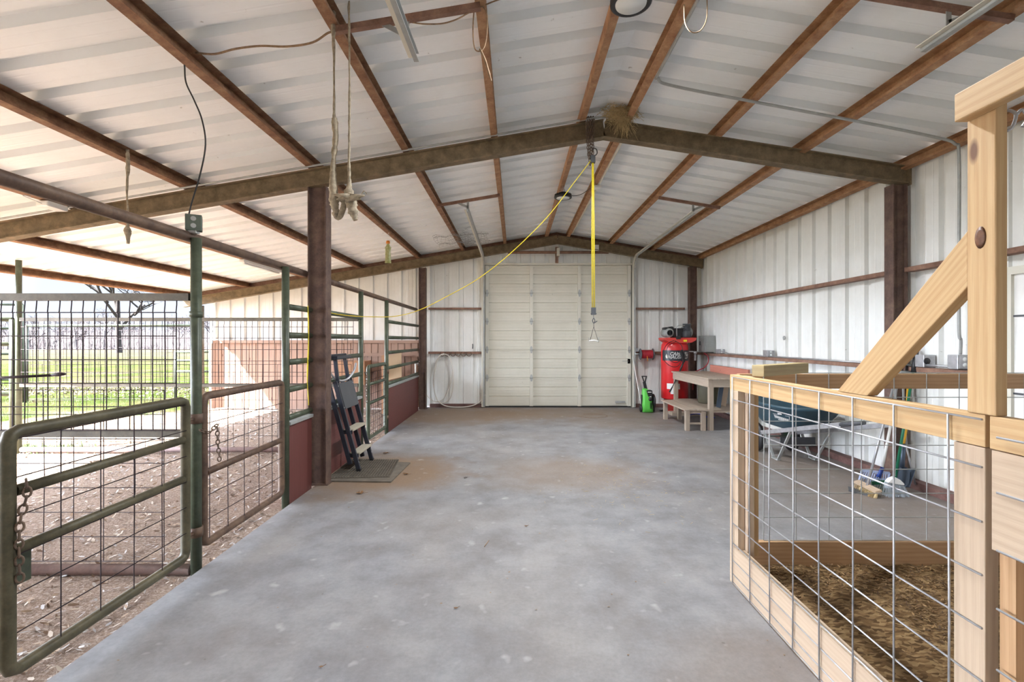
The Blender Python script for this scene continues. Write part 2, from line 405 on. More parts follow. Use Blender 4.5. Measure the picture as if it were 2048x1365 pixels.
def ribs(a0, a1, ph=0, pitch=.3048, h=.062):        # profile samples: (along, outward)
    out = [(a0, 0)]; k = math.floor((a0 - ph) / pitch)
    while True:
        c = ph + k * pitch; k += 1
        if c > a1 + pitch: break
        for da, hh in ((-.052, 0), (-.042, h), (.042, h), (.052, 0), (.100, 0), (.107, .0014), (.112, .0014), (.119, 0), (.186, 0), (.193, .0014), (.198, .0014), (.205, 0)):
            if a0 < c + da < a1: out.append((c + da, hh))
    out.append((a1, 0)); return out
c = MB(); pr = ribs(YN, 10.15, .02)
c.grid([[(x, y, roofz(x) + hh) for y, hh in pr] for x in (XL - .02, -3, RX)])
c.grid([[(x, y, roofz(x) + hh) for y, hh in pr] for x in (RX, 2.4, XR + .08)])
struct(c.done('ceiling', 'roof', origin=(0, 0, 3), recalc=False, solid=.0015))
# back wall with door opening
DX0, DX1, DZ = -.66, 2.48, 3.02
b = MB()
def backpiece(x0, x1, z0, ztop):
    p = ribs(x0, x1, .07, h=.03)
    b.grid([[(x, YB + hh, z0) for x, hh in p], [(x, YB + hh, ztop(x)) for x, hh in p]])
tp = lambda x: roofz(x) + .015
backpiece(-6.5, DX0 + .03, .02, tp); backpiece(DX1 - .03, XR, .02, tp)
backpiece(DX0, RX, DZ, tp); backpiece(RX, DX1, DZ, tp)
struct(b.done('wall_back', 'wallsheet', origin=(0, YB, 0), recalc=False, solid=.0015))
b = MB()
def frontpiece(x0, x1, z0, zt):
    p = ribs(x0, x1, .07)
    b.grid([[(x, YN - hh, z0) for x, hh in p], [(x, YN - hh, zt(x)) for x, hh in p]])
frontpiece(-6.5, DX0, .02, tp); frontpiece(DX1, XR, .02, tp); frontpiece(DX0, RX, .02, tp); frontpiece(RX, DX1, .02, tp)
struct(b.done('wall_front', 'wallsheet', origin=(0, YN, 0), recalc=False, solid=.0015))
b = MB()
rz_ = roofz(3.9) + .01
for y0, y1, z0, z1 in ((YN, 2.70, 0, rz_), (2.70, 3.66, 1.99, rz_), (3.66, YB, .02, rz_)):
    p = ribs(y0, y1, -.02, h=.04)
    b.grid([[(3.90 + hh, y, z0) for y, hh in p], [(3.90 + hh, y, z1) for y, hh in p]])
struct(b.done('wall_right', 'wallsheet', origin=(3.9, 0, 0), recalc=False, solid=.0015))
struct(MB().box(3.80, 3.895, 3.66, 9.9, 0, .075).done('baseboard_right', 'baseangle'))
struct(MB().box(-1.8, DX0, 9.86, 9.945, 0, .07).box(DX1 + .06, 3.8, 9.86, 9.945, 0, .07).done('baseboard_back', 'baseangle'))
# personnel door in the right wall, partly hidden
d = thing('door_2', (3.9, 3.18, 0), 'x', 'x'); del d['label']; del d['category']; struct(d)
MB().box(3.87, 3.90, 2.74, 3.62, .03, 1.93).done('door_panel', 'white', d)
MB().box(3.845, 3.90, 2.70, 3.66, 1.93, 1.99).box(3.845, 3.90, 3.62, 3.66, 0, 1.93).box(3.845, 3.90, 2.70, 2.74, 0, 1.93).done('door_frame', 'doorpaint', d)
MB().box(3.862, 3.87, 2.74, 3.62, 1.60, 1.615).box(3.862, 3.87, 2.74, 3.62, 1.0, 1.015).done('door_seam', 'darkgrey', d)

# sectional overhead door
d = thing('door_1', ((DX0 + DX1) / 2, 9.9, 0), 'x', 'x'); del d['label']; del d['category']; struct(d)
x0, x1 = -.625, 2.445; hs = .596
for k in range(5):
    z0 = .03 + k * hs; z1 = z0 + hs - .006; s_ = MB()
    prof = [(z0, .0), (z0 + .02, -.006)]
    for q in range(3):
        a = z0 + q * hs / 3
        if q: prof += [(a - .008, -.006), (a - .002, .010), (a + .002, .010), (a + .010, -.006)]
        for e in (.07, .13): prof += [(a + e - .004, -.006), (a + e, -.009), (a + e + .004, -.006)] if q != 1 or True else []
    prof += [(z1 - .03, -.006), (z1 - .026, -.014), (z1 - .004, -.014), (z1 - .002, .006), (z1, .006)]
    s_.grid([[(x, 9.90 + o, z) for z, o in prof] for x in (x0, .9, x1)])
    s_.box(x0, x1, 9.908, 9.93, z0, z1 + .006)
    s_.done('door_section', 'doorpaint', d, recalc=True)
for xs in (x0 + .035, .345, 1.36, x1 - .035):
    s_ = MB()
    for k in range(5): s_.box(xs - .036, xs + .036, 9.845, 9.897, .03 + k * hs, .03 + (k + 1) * hs - .012)
    s_.done('door_stile', 'doorpaint', d)
    for k in range(1, 5):
        z = .03 + k * hs; h_ = MB()
        h_.prism([(xs - .012, 9.838, z - .075), (xs + .012, 9.838, z - .075), (xs + .03, 9.838, z - .02), (xs + .03, 9.838, z + .02), (xs + .012, 9.838, z + .075), (xs - .012, 9.838, z + .075), (xs - .03, 9.838, z + .02), (xs - .03, 9.838, z - .02)], (0, .004, 0))
        h_.tube([(xs - .035, 9.833, z), (xs + .035, 9.833, z)], .008, 6)
        h_.done('hinge', 'galvmat', d)
MB().box(x0, x1, 9.875, 9.925, .008, .03).done('bottom_seal', 'black', d)
MB().box(x1 - .075, x1 - .01, 9.845, 9.86, .93, 1.03).tube([(x1 - .18, 9.85, .98), (x1 - .04, 9.85, .98)], .007, 6).done('slide_lock', 'galvmat', d)
MB().box(x1 - .33, x1 - .12, 9.848, 9.862, .10, .14).done('step_plate', 'galvmat', d)
# vertical jambs
struct(MB().box(DX0 - .045, DX0 + .01, 9.86, 9.95, 0, 3.12).box(DX1 - .01, DX1 + .045, 9.86, 9.95, 0, 3.12).box(DX0 - .02, DX0 + .05, 9.934, 9.95, 0, 3.05).box(DX1 - .05, DX1 + .02, 9.934, 9.95, 0, 3.05).box(DX0, DX1, 9.932, 9.945, 0, 3.03).box(DX0, DX1, 9.86, 9.95, 3.01, 3.05).done('trim_1', 'doorpaint'))

# ---------------------------------------------------------------- steel frames
def ibeam(mb, p0, p1, w, h, up, t=.008, tf=.010):   # web + two flanges
    p0, p1, up = Vector(p0), Vector(p1), Vector(up).normalized()
    mb.bar(p0, p1, t, h, up)
    for s_ in (-1, 1): mb.bar(p0 + up * s_ * (h / 2 - tf / 2), p1 + up * s_ * (h / 2 - tf / 2), w, tf, up)
for (yc, tagn, sr) in ((4.61, 'middle', .155), (9.66, 'back', .1667)):
    hh = .17; top = 3.587; cz = top - hh / 2
    for side in ('left', 'right'):
        if side == 'left': p1 = Vector((-6.86, yc, cz - (RX + 6.86) * .170)); up = (-.17, 0, 1)
        else: p1 = Vector((3.86, yc, cz - (3.86 - RX) * sr)); up = (sr, 0, 1)
        mb = MB(); ibeam(mb, (RX, yc, cz), p1, .10, hh, up)
        if side == 'right': mb.box(3.86, 3.87, yc - .055, yc + .055, p1.z - .10, p1.z + .10)
        where = {'middle': 'spanning the middle of the alley', 'back': 'against the back wall'}[tagn]
        tag(mb.done('steel_rafter', 'beam'), f'rusty olive roof rafter {where}, {side} half', 'beam', 'steel roof rafters')
    mb = MB(); mb.box(RX - .006, RX + .006, yc - .052, yc + .052, cz - .085, cz + .085)
# columns
def column(x0, x1, y0, y1, ztop, label, mat='col'):
    mb = MB()
    mb.box(x0, x0 + .01, y0, y1, 0, ztop).box(x1 - .01, x1, y0, y1, 0, ztop).box(x0 + .01, x1 - .01, (y0 + y1) / 2 - .004 - .02, (y0 + y1) / 2 + .004 - .02, 0, ztop)
    t = thing('steel_column', ((x0 + x1) / 2, (y0 + y1) / 2, 0), label, 'column', 'steel columns')
    mb.done('post', mat, t)
    MB().box(x0 - .02, x1 + .02, y0 - .01, y1 + .02, 0, .008).done('base_plate', mat, t)
column(-2.03, -1.85, 4.57, 4.70, 2.93, 'dark rusty steel I-beam column in the middle of the left fence, beside the step ladder')
column(3.70, 3.84, 4.565, 4.68, 2.95, 'dark rusty steel column on the right wall under the middle rafter, behind the broom handles')
column(-1.98, -1.84, 9.60, 9.74, 2.92, 'rusty steel column at the back wall left of the looped white hose')
column(3.60, 3.74, 9.60, 9.74, 2.94, 'rusty steel column in the back right corner behind the red air compressor')
column(-6.56, -6.48, 9.62, 9.74, 2.14, 'weathered tan steel post at the far left end of the back wall', 'greyrail')
# purlins (C sections opening uphill)
names = ['first', 'second', 'third', 'fourth', 'fifth', 'sixth', 'seventh', 'eighth']
def purlin(x, label, up, mat='rust', y1=9.93):
    z1 = roofz(x); z0 = z1 - .105; sg = -1 if x < RX else 1       # web on downhill side
    sl = (1 if x < RX else -1) / 6
    mb = MB(); y0 = YN
    def pt(dx, dz, y): return (x + dx, y, z0 + dz + dx * sl)
    def plate(a, b_, c_, d_):
        mb.quadbox([pt(*a, y0), pt(*b_, y0), pt(*c_, y0), pt(*d_, y0), pt(*a, y1), pt(*b_, y1), pt(*c_, y1), pt(*d_, y1)])
    wv = .028 * sg
    plate((wv, 0), (wv + .003 * sg, 0), (wv + .003 * sg, .1), (wv, .1))
    plate((-wv, 0), (wv, 0), (wv, .003), (-wv, .003))
    plate((-wv, .097), (wv, .097), (wv, .1), (-wv, .1))
    plate((-wv, .003), (-wv + .003 * sg, .003), (-wv + .003 * sg, .02), (-wv, .02))
    tag(mb.done('roof_purlin', mat), label, 'purlin', 'rusty roof purlins')
for i, x in enumerate((.66, -.205, -1.068, -2.0, -3.225, -4.36, -5.57, -6.78)):
    lb = f'rusty brown steel roof purlin, {names[i]} to the left of the ridge' if i < 7 else 'rusty brown eave purlin along the open left edge of the roof'
    purlin(x, lb, 1, 'rust_lit' if x > -.5 else 'rust')
for i, x in enumerate((1.10, 1.984, 2.83, 3.835)):
    lb = f'rusty brown steel roof purlin, {names[i]} to the right of the ridge' if i < 3 else 'rusty orange eave strut along the top of the right wall'
    purlin(x, lb, 1, 'rust_lit')
# rake angle at back wall top
mb = MB()
for x0_, x1_ in ((-6.8, RX), (RX, 3.88)):
    mb.quadbox([(x0_, 9.84, roofz(x0_) - .11), (x0_, 9.90, roofz(x0_) - .11), (x0_, 9.90, roofz(x0_) - .006), (x0_, 9.84, roofz(x0_) - .006),
                (x1_, 9.84, roofz(x1_) - .11), (x1_, 9.90, roofz(x1_) - .11), (x1_, 9.90, roofz(x1_) - .006), (x1_, 9.84, roofz(x1_) - .006)])
struct(mb.done('trim_2', 'girt'))
# wall girts
def girt(p, label, mat='girt'): tag(MB().box(*p).done('wall_girt', mat, bevel=.004), label, 'girt', 'steel wall girts')
girt((3.80, 3.895, 4.69, 9.9, 2.085, 2.13), 'rusty upper girt on the right wall beyond the middle column')
girt((3.80, 3.895, -.5, 4.56, 2.085, 2.13), 'rusty upper girt on the right wall behind the tall pine post')
girt((3.79, 3.895, 4.69, 9.9, 1.12, 1.165), 'rusty lower girt on the right wall above the red board')
girt((3.79, 3.895, 3.7, 4.56, 1.12, 1.165), 'short rusty lower girt on the right wall under the round outlet boxes')
girt((-1.83, DX0 - .05, 9.86, 9.945, 2.07, 2.11), 'rusty upper girt on the back wall left of the overhead door')
girt((-1.83, DX0 - .05, 9.84, 9.945, 1.13, 1.18), 'rusty lower girt on the back wall carrying the hose hooks')
girt((DX1 + .05, 3.59, 9.86, 9.945, 2.07, 2.11), 'rusty upper girt on the back wall right of the overhead door')
girt((DX1 + .05, 3.59, 9.86, 9.945, 1.13, 1.18), 'rusty lower girt on the back wall behind the hose reel')

# ---------------------------------------------------------------- left fence (pipe) : plane X = -2.0
FX = -2.0
tag(MB().tube([(-2.05, .6, 2.07), (-2.05, 4.56, 2.07)], .032, 14).done('fence_top_pipe', 'brownpipe'), 'dark brown steel pipe running high along the left fence, nearest the camera', 'pipe')
tag(MB().tube([(-2.05, 4.71, 2.07), (-2.03, 9.6, 2.05)], .032, 14).done('fence_top_pipe', 'brownpipe'), 'dark brown steel pipe running high along the left fence, beyond the I-beam column', 'pipe')
def post(x, y, z1, label, r=.031, z0=-.05, mat='green'):
    t = thing('pipe_post', (x, y, z0), label, 'post')
    MB().tube([(x, y, z0), (x, y, z1)], r, 16).done('pipe', mat, t); return t
pA = post(FX, 2.93, 2.06, 'green pipe post between the two near gates, outlet box above it')
MB().tube([(FX, 2.93, 1.565), (FX, 2.93, 1.60)], .037, 16).done('collar', 'green', pA)
post(FX, 4.07, 2.06, 'green pipe post just left of the dark I-beam column')
post(FX, 6.06, 2.05, 'green pipe post behind the step ladder, far cross fence tied to it')
post(FX, 7.27, 2.04, 'green pipe post beside the small far gate, hinge side')
EP = post(-6.44, 6.06, 2.46, 'sage green pipe post under the left eave, far cross fence ending on it', .032, -.06)
post(-6.6, 1.6, 2.44, 'green eave post left of the pen', .032, -.06)
def rails(y0, y1, label, zs=(1.715, 1.464, 1.226, .983, .736)):
    t = thing('pipe_fence_panel', (FX, (y0 + y1) / 2, 0), label, 'fence', 'pipe rail panels over red boards')
    for z in zs: MB().tube([(FX, y0, z), (FX, y1, z)], .027, 12).done('rail', 'green', t)
    MB().box(FX - .03, FX + .03, y0, y1, .672, .70).done('cap_channel', 'galvmat', t)
    MB().box(FX - .012, FX + .012, y0, y1, -.03, .672).done('lower_board', 'redply', t)
rails(4.10, 4.565, 'short green pipe rail panel left of the I-beam column')
rails(4.705, 6.03, 'green pipe rail panel over red boards behind the step ladder')
rails(7.30, 9.6, 'pipe rail panel over red boards beside the far back column')

def wirepanel(mb, o, du, dv, us, vs, r, jitter=0):
    o, du, dv = Vector(o), Vector(du), Vector(dv)
    nrm = du.cross(dv).normalized() * r
    for u in us:
        j = random.uniform(-jitter, jitter)
        mb.tube([o + du * u + dv * vs[0] - nrm, o + du * (u + j) + dv * (vs[0] + vs[-1]) / 2 - nrm, o + du * u + dv * vs[-1] - nrm], r, 5, caps=False)
    for v in vs: mb.tube([o + du * us[0] + dv * v + nrm, o + du * us[-1] + dv * v + nrm], r, 5, caps=False)
def frange(a, b_, s_):
    out = []; x = a
    while x <= b_ + 1e-6: out.append(x); x += s_
    return out
def pipe_gate(y0, y1, zs, label, mat, vx, r=.024, xo=0, wires=None):
    t = thing('pipe_gate', (FX + xo, (y0 + y1) / 2, 0), label, 'gate')
    x = FX + xo; top, bot = zs[0], zs[-1]
    fr = MB()
    c_ = .04
    loop = [(x, y0, bot + c_), (x, y0, top - c_), (x, y0 + .012, top - .012), (x, y0 + c_, top), (x, y1 - c_, top), (x, y1 - .012, top - .012), (x, y1, top - c_), (x, y1, bot + c_), (x, y1 - .012, bot + .012), (x, y1 - c_, bot), (x, y0 + c_, bot), (x, y0 + .012, bot + .012)]
    fr.tube(loop, r + .002, 14, closed=True); fr.done('gate_frame', mat, t)
    for z in zs[1:-1]: MB().tube([(x, y0 + r, z), (x, y1 - r, z)], r - .001, 12).done('rail', mat, t)
    w_ = MB(); wirepanel(w_, (x + r * .6, 0, 0), (0, 1, 0), (0, 0, 1), [v for v in vx if y0 < v < y1], [v for v in (wires or frange(bot, top, .155))], .0026, .004)
    for v in (wires or frange(bot, top, .155)): w_.tube([(x + r * .6 + .0026, y0, v), (x + r * .6 + .0026, y1, v)], .0026, 5, caps=False)
    w_.done('wire_mesh', 'wire', t)
    return t
g1 = pipe_gate(1.84, 2.835, (1.055, .818, .58, .10), 'olive pipe gate nearest the camera at the lower left, four rails over wire mesh', 'olive', [2.045 + .196 * k for k in range(-1, 5)])
for z in (.93, .22): MB().tube([(FX, 2.84, z), (FX, 2.90, z)], .012, 8).tube([(FX, 2.93, z - .03), (FX, 2.93, z + .03)], .038, 14).done('hinge', 'brownpipe', g1)
MB().box(FX - .06, FX - .03, 1.90, 1.96, .42, .58).done('latch_plate', 'green', g1)
g2 = pipe_gate(2.995, 4.0, (1.06, .566, .11), 'brown pipe gate between two green posts, left of the I-beam column', 'brownpipe', [3.04 + .196 * k for k in range(6)])
g3 = pipe_gate(6.36, 7.20, (1.06, .815, .555, .08), 'small far pipe gate standing between the step ladder and the back column', 'green', [6.45 + .1 * k for k in range(8)], wires=frange(.08, 1.0, .10))
for z in (.93, .22): MB().tube([(FX, 7.2, z), (FX, 7.25, z)], .014, 8).tube([(FX, 7.27, z - .03), (FX, 7.27, z + .03)], .037, 14).done('hinge', 'brownpipe', g3)
def chain(pts, r=.0035, link=.032, name='chain', mat='chain', label=None, parent=None):
    pts = curve(pts, 6); seg = []; acc = 0; mb = MB(); d0 = 0; k = 0
    tot = sum((b_ - a).length for a, b_ in zip(pts, pts[1:])); n = max(2, int(tot / (link * .78)))
    def at(s_):
        for a, b_ in zip(pts, pts[1:]):
            L = (b_ - a).length
            if s_ <= L: return a + (b_ - a) * (s_ / L), (b_ - a).normalized()
            s_ -= L
        return pts[-1], (pts[-1] - pts[-2]).normalized()
    for i in range(n):
        p, dr = at((i + .5) * tot / n); a = dr.orthogonal().normalized(); b_ = dr.cross(a)
        sd_ = a if i % 2 else b_
        ring = [p + dr * math.sin(t) * link / 2 + sd_ * math.cos(t) * link * .3 for t in [2 * math.pi * q / 10 for q in range(10)]]
        mb.tube(ring, r, 5, closed=True)
    return mb.done(name, mat, parent) if parent else tag(mb.done(name, mat), label, 'chain')
chain([(-1.968, 1.88, .86), (-1.955, 1.87, .80), (-1.962, 1.855, .72), (-1.965, 1.85, .62), (-1.965, 1.853, .46)], .0045, .04, label='chain hanging down the near end of the lower left gate')
chain([(-1.965, 2.91, .86), (-1.955, 2.99, .83), (-1.955, 3.06, .86), (-1.955, 3.07, .76), (-1.955, 3.09, .62)], .004, .035, label='rusty chain looped round the green post between the gates')
chain([(-1.965, 6.10, 1.0), (-1.955, 6.16, .96), (-1.955, 6.14, .80), (-1.955, 6.16, .60)], .005, .045, label='chain hanging from the green post behind the step ladder')

# cross fences (frontal): at Y=2.93 and Y=6.06
def cross(y, xl, label, xr, fine, dark):
    t = thing('mesh_cross_fence', ((xl + xr) / 2, y, -.05), label, 'fence')
    MB().box(xl, xr, y - .022, y + .022, 1.668, 1.713).done('top_rail', 'greyrail', t)
    MB().box(xl, xr, y - .022, y + .022, .815, .858).done('middle_rail', 'greyrail', t)
    w_ = MB(); us = frange(xl + .03, xr - .02, .0727); vs = frange(.86, 1.60, .1465)
    wirepanel(w_, (0, y - .026, 0), (1, 0, 0), (0, 0, 1), us, vs, .0034, .004)
    for u in us: w_.tube([(u, y - .026, 1.59), (u + .003, y - .024, 1.64), (u - .004, y - .014, 1.69)], .0034, 5, caps=False)
    w_.done('fine_mesh', 'wire', t)
    w_ = MB(); wirepanel(w_, (0, y + .03, 0), (1, 0, 0), (0, 0, 1), frange(xl + .05, xr - .02, .192), frange(.02, 1.2, .155), .0026, .01)
    w_.done('stock_mesh', 'wire', t)
    return t
t = cross(2.93, -6.5, 'near cross fence of dark wire mesh on grey rails at the far left', -2.035, True, True)
MB().tube([(-6.5, 2.93, -.02), (-2.03, 2.93, -.02)], .034, 14).done('bottom_pipe', 'pinkpipe', t)
t = cross(6.06, -6.41, 'far cross fence of wire mesh on sage rails ending at the eave post', -2.03, True, False)
MB().tube([(-6.4, 6.06, .0), (-2.03, 6.06, .0)], .034, 14).done('bottom_pipe', 'pinkpipe', t)
tag(MB().tube([P(-60, 759, 2.80), P(105, 751, 2.86)], .008, 8).tube([P(103, 751, 2.86), P(120, 749, 2.865), P(131, 748.5, 2.87)], [.0085, .012, .006], 8).done('steel_rod', 'wire'), 'dark steel rod pushed through the near cross fence at the left edge', 'rod')

# outdoor corral panels
def corral(pts, zs, label, rr=.028, mesh=False):
    t = thing('corral_panel', ((pts[0][0] + pts[1][0]) / 2, (pts[0][1] + pts[1][1]) / 2, -.05), label, 'fence')
    a, b_ = [Vector((p[0], p[1], 0)) for p in pts]
    for z in zs: MB().tube([a + Vector((0, 0, z)), b_ + Vector((0, 0, z))], rr, 10).done('rail', 'green', t)
    for p in (a, b_): MB().tube([p + Vector((0, 0, -.05)), p + Vector((0, 0, zs[0]))], rr * 1.15, 10).done('upright', 'green', t)
    if mesh:
        w_ = MB(); d_ = (b_ - a); L = d_.length; d_.normalize()
        wirepanel(w_, a + Vector((0, -.035, 0)), d_, (0, 0, 1), frange(.1, L, .16), frange(.05, zs[0], .2), .004, .01); w_.done('wire_mesh', 'wire', t)
    return t
corral(((-11.5, 11), (-7.4, 11)), (1.77,), 'green pipe corral panel with wire mesh out in the sunlit yard', .028, True)
corral(((-16.5, 10.2), (-11.6, 11.0)), (2.26, 1.7, 1.1, .5), 'tall green pipe corral panel in the yard, top rail highest at the left edge')
corral(((-12, 6.06), (-6.52, 6.06)), (1.69, 1.37, .72), 'sunlit pale green corral panel joined to the eave post', .028)
corral(((-7.85, 10.8), (-7.05, 10.8)), (1.15, .95, .7, .35), 'short teal gate panel in the yard left of the back wall')

# ---------------------------------------------------------------- boards along the back-left wall
t = thing('board_wainscot', (-4.3, 9.85, 0), 'pink brown vertical board wall lining the pen under the white metal', 'boards')
bd = MB(); x = -6.45
while x < -2.05:
    wv = random.uniform(.135, .15); zt = 1.36 + random.uniform(-.01, .01)
    bd.box(x, min(x + wv - .011, -2.0), 9.84 + random.uniform(0, .006), 9.865, -.04 + random.uniform(0, .05), zt); x += wv
bd.done('planks', 'boards', t, bevel=.002); MB().box(-6.4, -2.0, 9.875, 9.885, 0, 1.37).done('backing', 'twine', t)
MB().box(-6.35, -2.0, 9.80, 9.87, 1.36, 1.42).done('top_cap', 'boards', t)
MB().box(-3.2, -2.0, 9.815, 9.84, 1.08, 1.15).done('nailer', 'boards', t)
tag(MB().bar(P(790, 758, 9.3), P(790, 709, 9.7), .28, .012, (0, 1, .1)).done('plywood_panel', 'plywood'), 'square tan plywood sheet leaning behind the far pipe rails', 'panel')
bx = thing('wooden_nest_box', (-3.2, 9.4, -.05), 'orange wooden box seen between the step ladder rails', 'box')
MB().box(-3.55, -3.0, 9.3, 9.32, .55, 1.0).box(-3.55, -3.53, 9.32, 9.75, .55, 1.0).box(-3.02, -3.0, 9.32, 9.75, .55, 1.0).box(-3.55, -3.0, 9.73, 9.75, .55, 1.0).box(-3.55, -3.0, 9.3, 9.75, .53, .55).done('box_body', 'orangewood', bx)
for x in (-3.5, -3.06):
    for y in (9.36, 9.70): MB().box(x - .02, x + .02, y - .02, y + .02, -.05, .53).done('leg', 'orangewood', bx)
tag(MB().box(-2.66, -2.60, 9.3, 9.34, -.05, 1.12).done('wooden_stake', 'orangewood'), 'upright orange wooden stake behind the small far gate', 'stake')

# ================================================================ WOODEN PEN at right
PXO = 1.27                                                       # outer face toward the alley
pen = thing('pine_pen_fence', (1.3, 2.0, 0), 'fresh pine lumber pen side facing the alley, wire mesh on its face', 'fence')
MB().box(PXO, PXO + .038, 1.262, 2.76, 1.130, 1.218).done('top_rail', 'pine', pen, bevel=.002)
MB().box(PXO, PXO + .038, 1.30, 2.76, 0, .225).done('kick_board', 'pale', pen, bevel=.002)
MB().box(PXO, PXO + .038, 2.66, 2.76, .225, 1.130).box(PXO + .04, PXO + .078, 2.63, 2.72, 0, 1.215).done('corner_stud', 'pale', pen, bevel=.002)
MB().box(PXO + .08, PXO + .118, 2.66, 2.75, .19, 1.12).done('inner_stud', 'pine', pen, bevel=.002)
MB().box(PXO, PXO + .038, 1.262, 1.352, .0, 1.128).done('gate_stud', 'pale', pen, bevel=.002)
w_ = MB(); xw = PXO - .006
vy = [2.71, 2.507, 2.312, 2.122, 1.936, 1.745, 1.555, 1.36]
hz = [1.205, 1.075, .927, .782, .637, .493, .355, .24, .14, .06, .012]
for y in vy: w_.tube([(xw - .003, y, .012), (xw - .003 + random.uniform(-.003, .002), y + random.uniform(-.004, .004), .6), (xw - .003, y, 1.205)], .0031, 6)
for z in hz: w_.tube([(xw + .003, 1.267, z), (xw + .003, 2.72, z)], .0031, 6)
w_.done('wire_mesh', 'galv', pen)
# back (frontal) panel of the pen
pb = thing('pine_pen_fence', (2.6, 2.85, 0), 'back side of the pine pen running across to the right wall', 'fence')
MB().box(1.36, 3.88, 2.83, 2.868, 1.126, 1.215).done('top_rail', 'pine_shade', pb, bevel=.002)
MB().box(1.36, 3.88, 2.83, 2.868, .0, .195).done('kick_board', 'pine_shade', pb, bevel=.002)
w_ = MB(); wirepanel(w_, (0, 2.825, 0), (1, 0, 0), (0, 0, 1), [1.505 + .1975 * k for k in range(12)], [1.222, 1.075, .93, .785, .64, .495, .35, .21], .0028, .003)
w_.done('wire_mesh', 'galvmat', pb)
# near gate panel (right of the joint)
pg = thing('pine_gate_panel', (1.3, .6, 0), 'pine gate panel with plywood gusset cut off by the lower right corner', 'gate')
MB().box(PXO, PXO + .038, .0, 1.25, 1.13, 1.218).done('top_rail', 'pine', pg, bevel=.002)
MB().box(PXO - .004, PXO, .85, 1.24, .865, 1.128).box(PXO, PXO + .03, .85, 1.235, .865, 1.128).done('gusset', 'pale', pg)
MB().box(PXO + .012, PXO + .05, 1.195, 1.235, .0, .865).done('end_stud', 'pine_shade', pg)
MB().box(PXO + .05, PXO + .062, .7, 1.19, .16, .86).done('lower_board', 'pale', pg)
MB().box(PXO, PXO + .038, .0, 1.23, 0, .14).done('bottom_rail', 'pale', pg)
w_ = MB()
for z in (1.165, 1.02, .868, .715, .555, .40): w_.tube([(xw, .55, z), (xw, 1.225, z)], .0031, 6)
w_.done('wire_mesh', 'galv', pg)
# tall post, top beam, brace
tp_ = thing('pine_post', (1.31, 1.29, 1.218), 'tall fresh pine post with a dark knot, rising from the pen rail', 'post')
MB().box(1.268, 1.300, 1.232, 1.310, 1.219, 2.10).done('lumber', 'pine', tp_, bevel=.003)
kn = MB(); kn.lathe((1.2675, 1.272, 1.70), [(.0, -.002), (.010, -.001), (.016, .0)], 16, 'x')
for v in kn.bm.verts: v.co.z = 1.70 + (v.co.z - 1.70) * 1.9
kn.done('knot', simple('knot_brown', (.20, .08, .035), .5, 0, .3, 60), tp_)
tag(MB().box(1.230, 1.267, -.55, 1.308, 2.03, 2.108).done('pine_header_beam', 'pine', bevel=.003), 'honey coloured pine header beam nailed to the tall post at the upper right', 'beam')
tag(MB().quadbox([(1.27, 1.685, 1.2195), (1.308, 1.685, 1.2195), (1.308, 1.84, 1.2195), (1.27, 1.84, 1.2195), (1.27, 1.3105, 1.571), (1.308, 1.3105, 1.571), (1.308, 1.3105, 1.728), (1.27, 1.3105, 1.728)]).done('pine_brace', 'pine', bevel=.002), 'diagonal pine brace from the tall post down to the pen rail', 'brace')
tag(MB().bar((1.30, 2.50, 1.256), (1.725, 2.80, 1.256), .066, .060).done('lumber_offcut', 'treated', bevel=.003), 'short square lumber offcut lying on the pen corner', 'lumber')
sw = thing('snap_clip', (1.33, 1.255, 1.99), 'silver snap clip and rope hanging on the tall pine post', 'clip')
MB().tube(curve([(1.312, 1.262, 2.02), (1.318, 1.25, 2.035), (1.33, 1.24, 2.02), (1.326, 1.245, 1.99), (1.316, 1.25, 1.98)], 5), .004, 8).tube(curve([(1.332, 1.24, 2.02), (1.342, 1.235, 2.03), (1.35, 1.23, 2.005), (1.342, 1.235, 1.985)], 5), .004, 8).done('ring', 'galv', sw)
MB().tube([(1.306, 1.262, 2.045), (1.314, 1.258, 2.03)], .006, 8).done('swivel', simple('copper_red', (.6, .2, .12), .4), sw)
MB().tube(curve([(1.35, 1.232, 2.0), (1.365, 1.23, 2.01), (1.385, 1.225, 1.98), (1.41, 1.20, 1.97), (1.5, 1.15, 2.0)], 5), .007, 8).done('rope', 'ropedirty', sw)
# pine shavings inside the pen
sh = MB(); NX, NY = 44, 46; rows = []
for j in range(NY):
    y = -.45 + (2.825 + .45) * j / (NY - 1); row = []
    for i in range(NX):
        x = 1.312 + (3.86 - 1.312) * i / (NX - 1)
        row.append((x, y, .045 + random.uniform(0, .022) + .02 * math.sin(x * 3) * math.sin(y * 2.3)))
    rows.append(row)
sh.grid(rows)
tag(sh.done('pine_shavings', 'shavings'), 'bed of brown pine shavings covering the pen floor', 'bedding', kind='stuff')

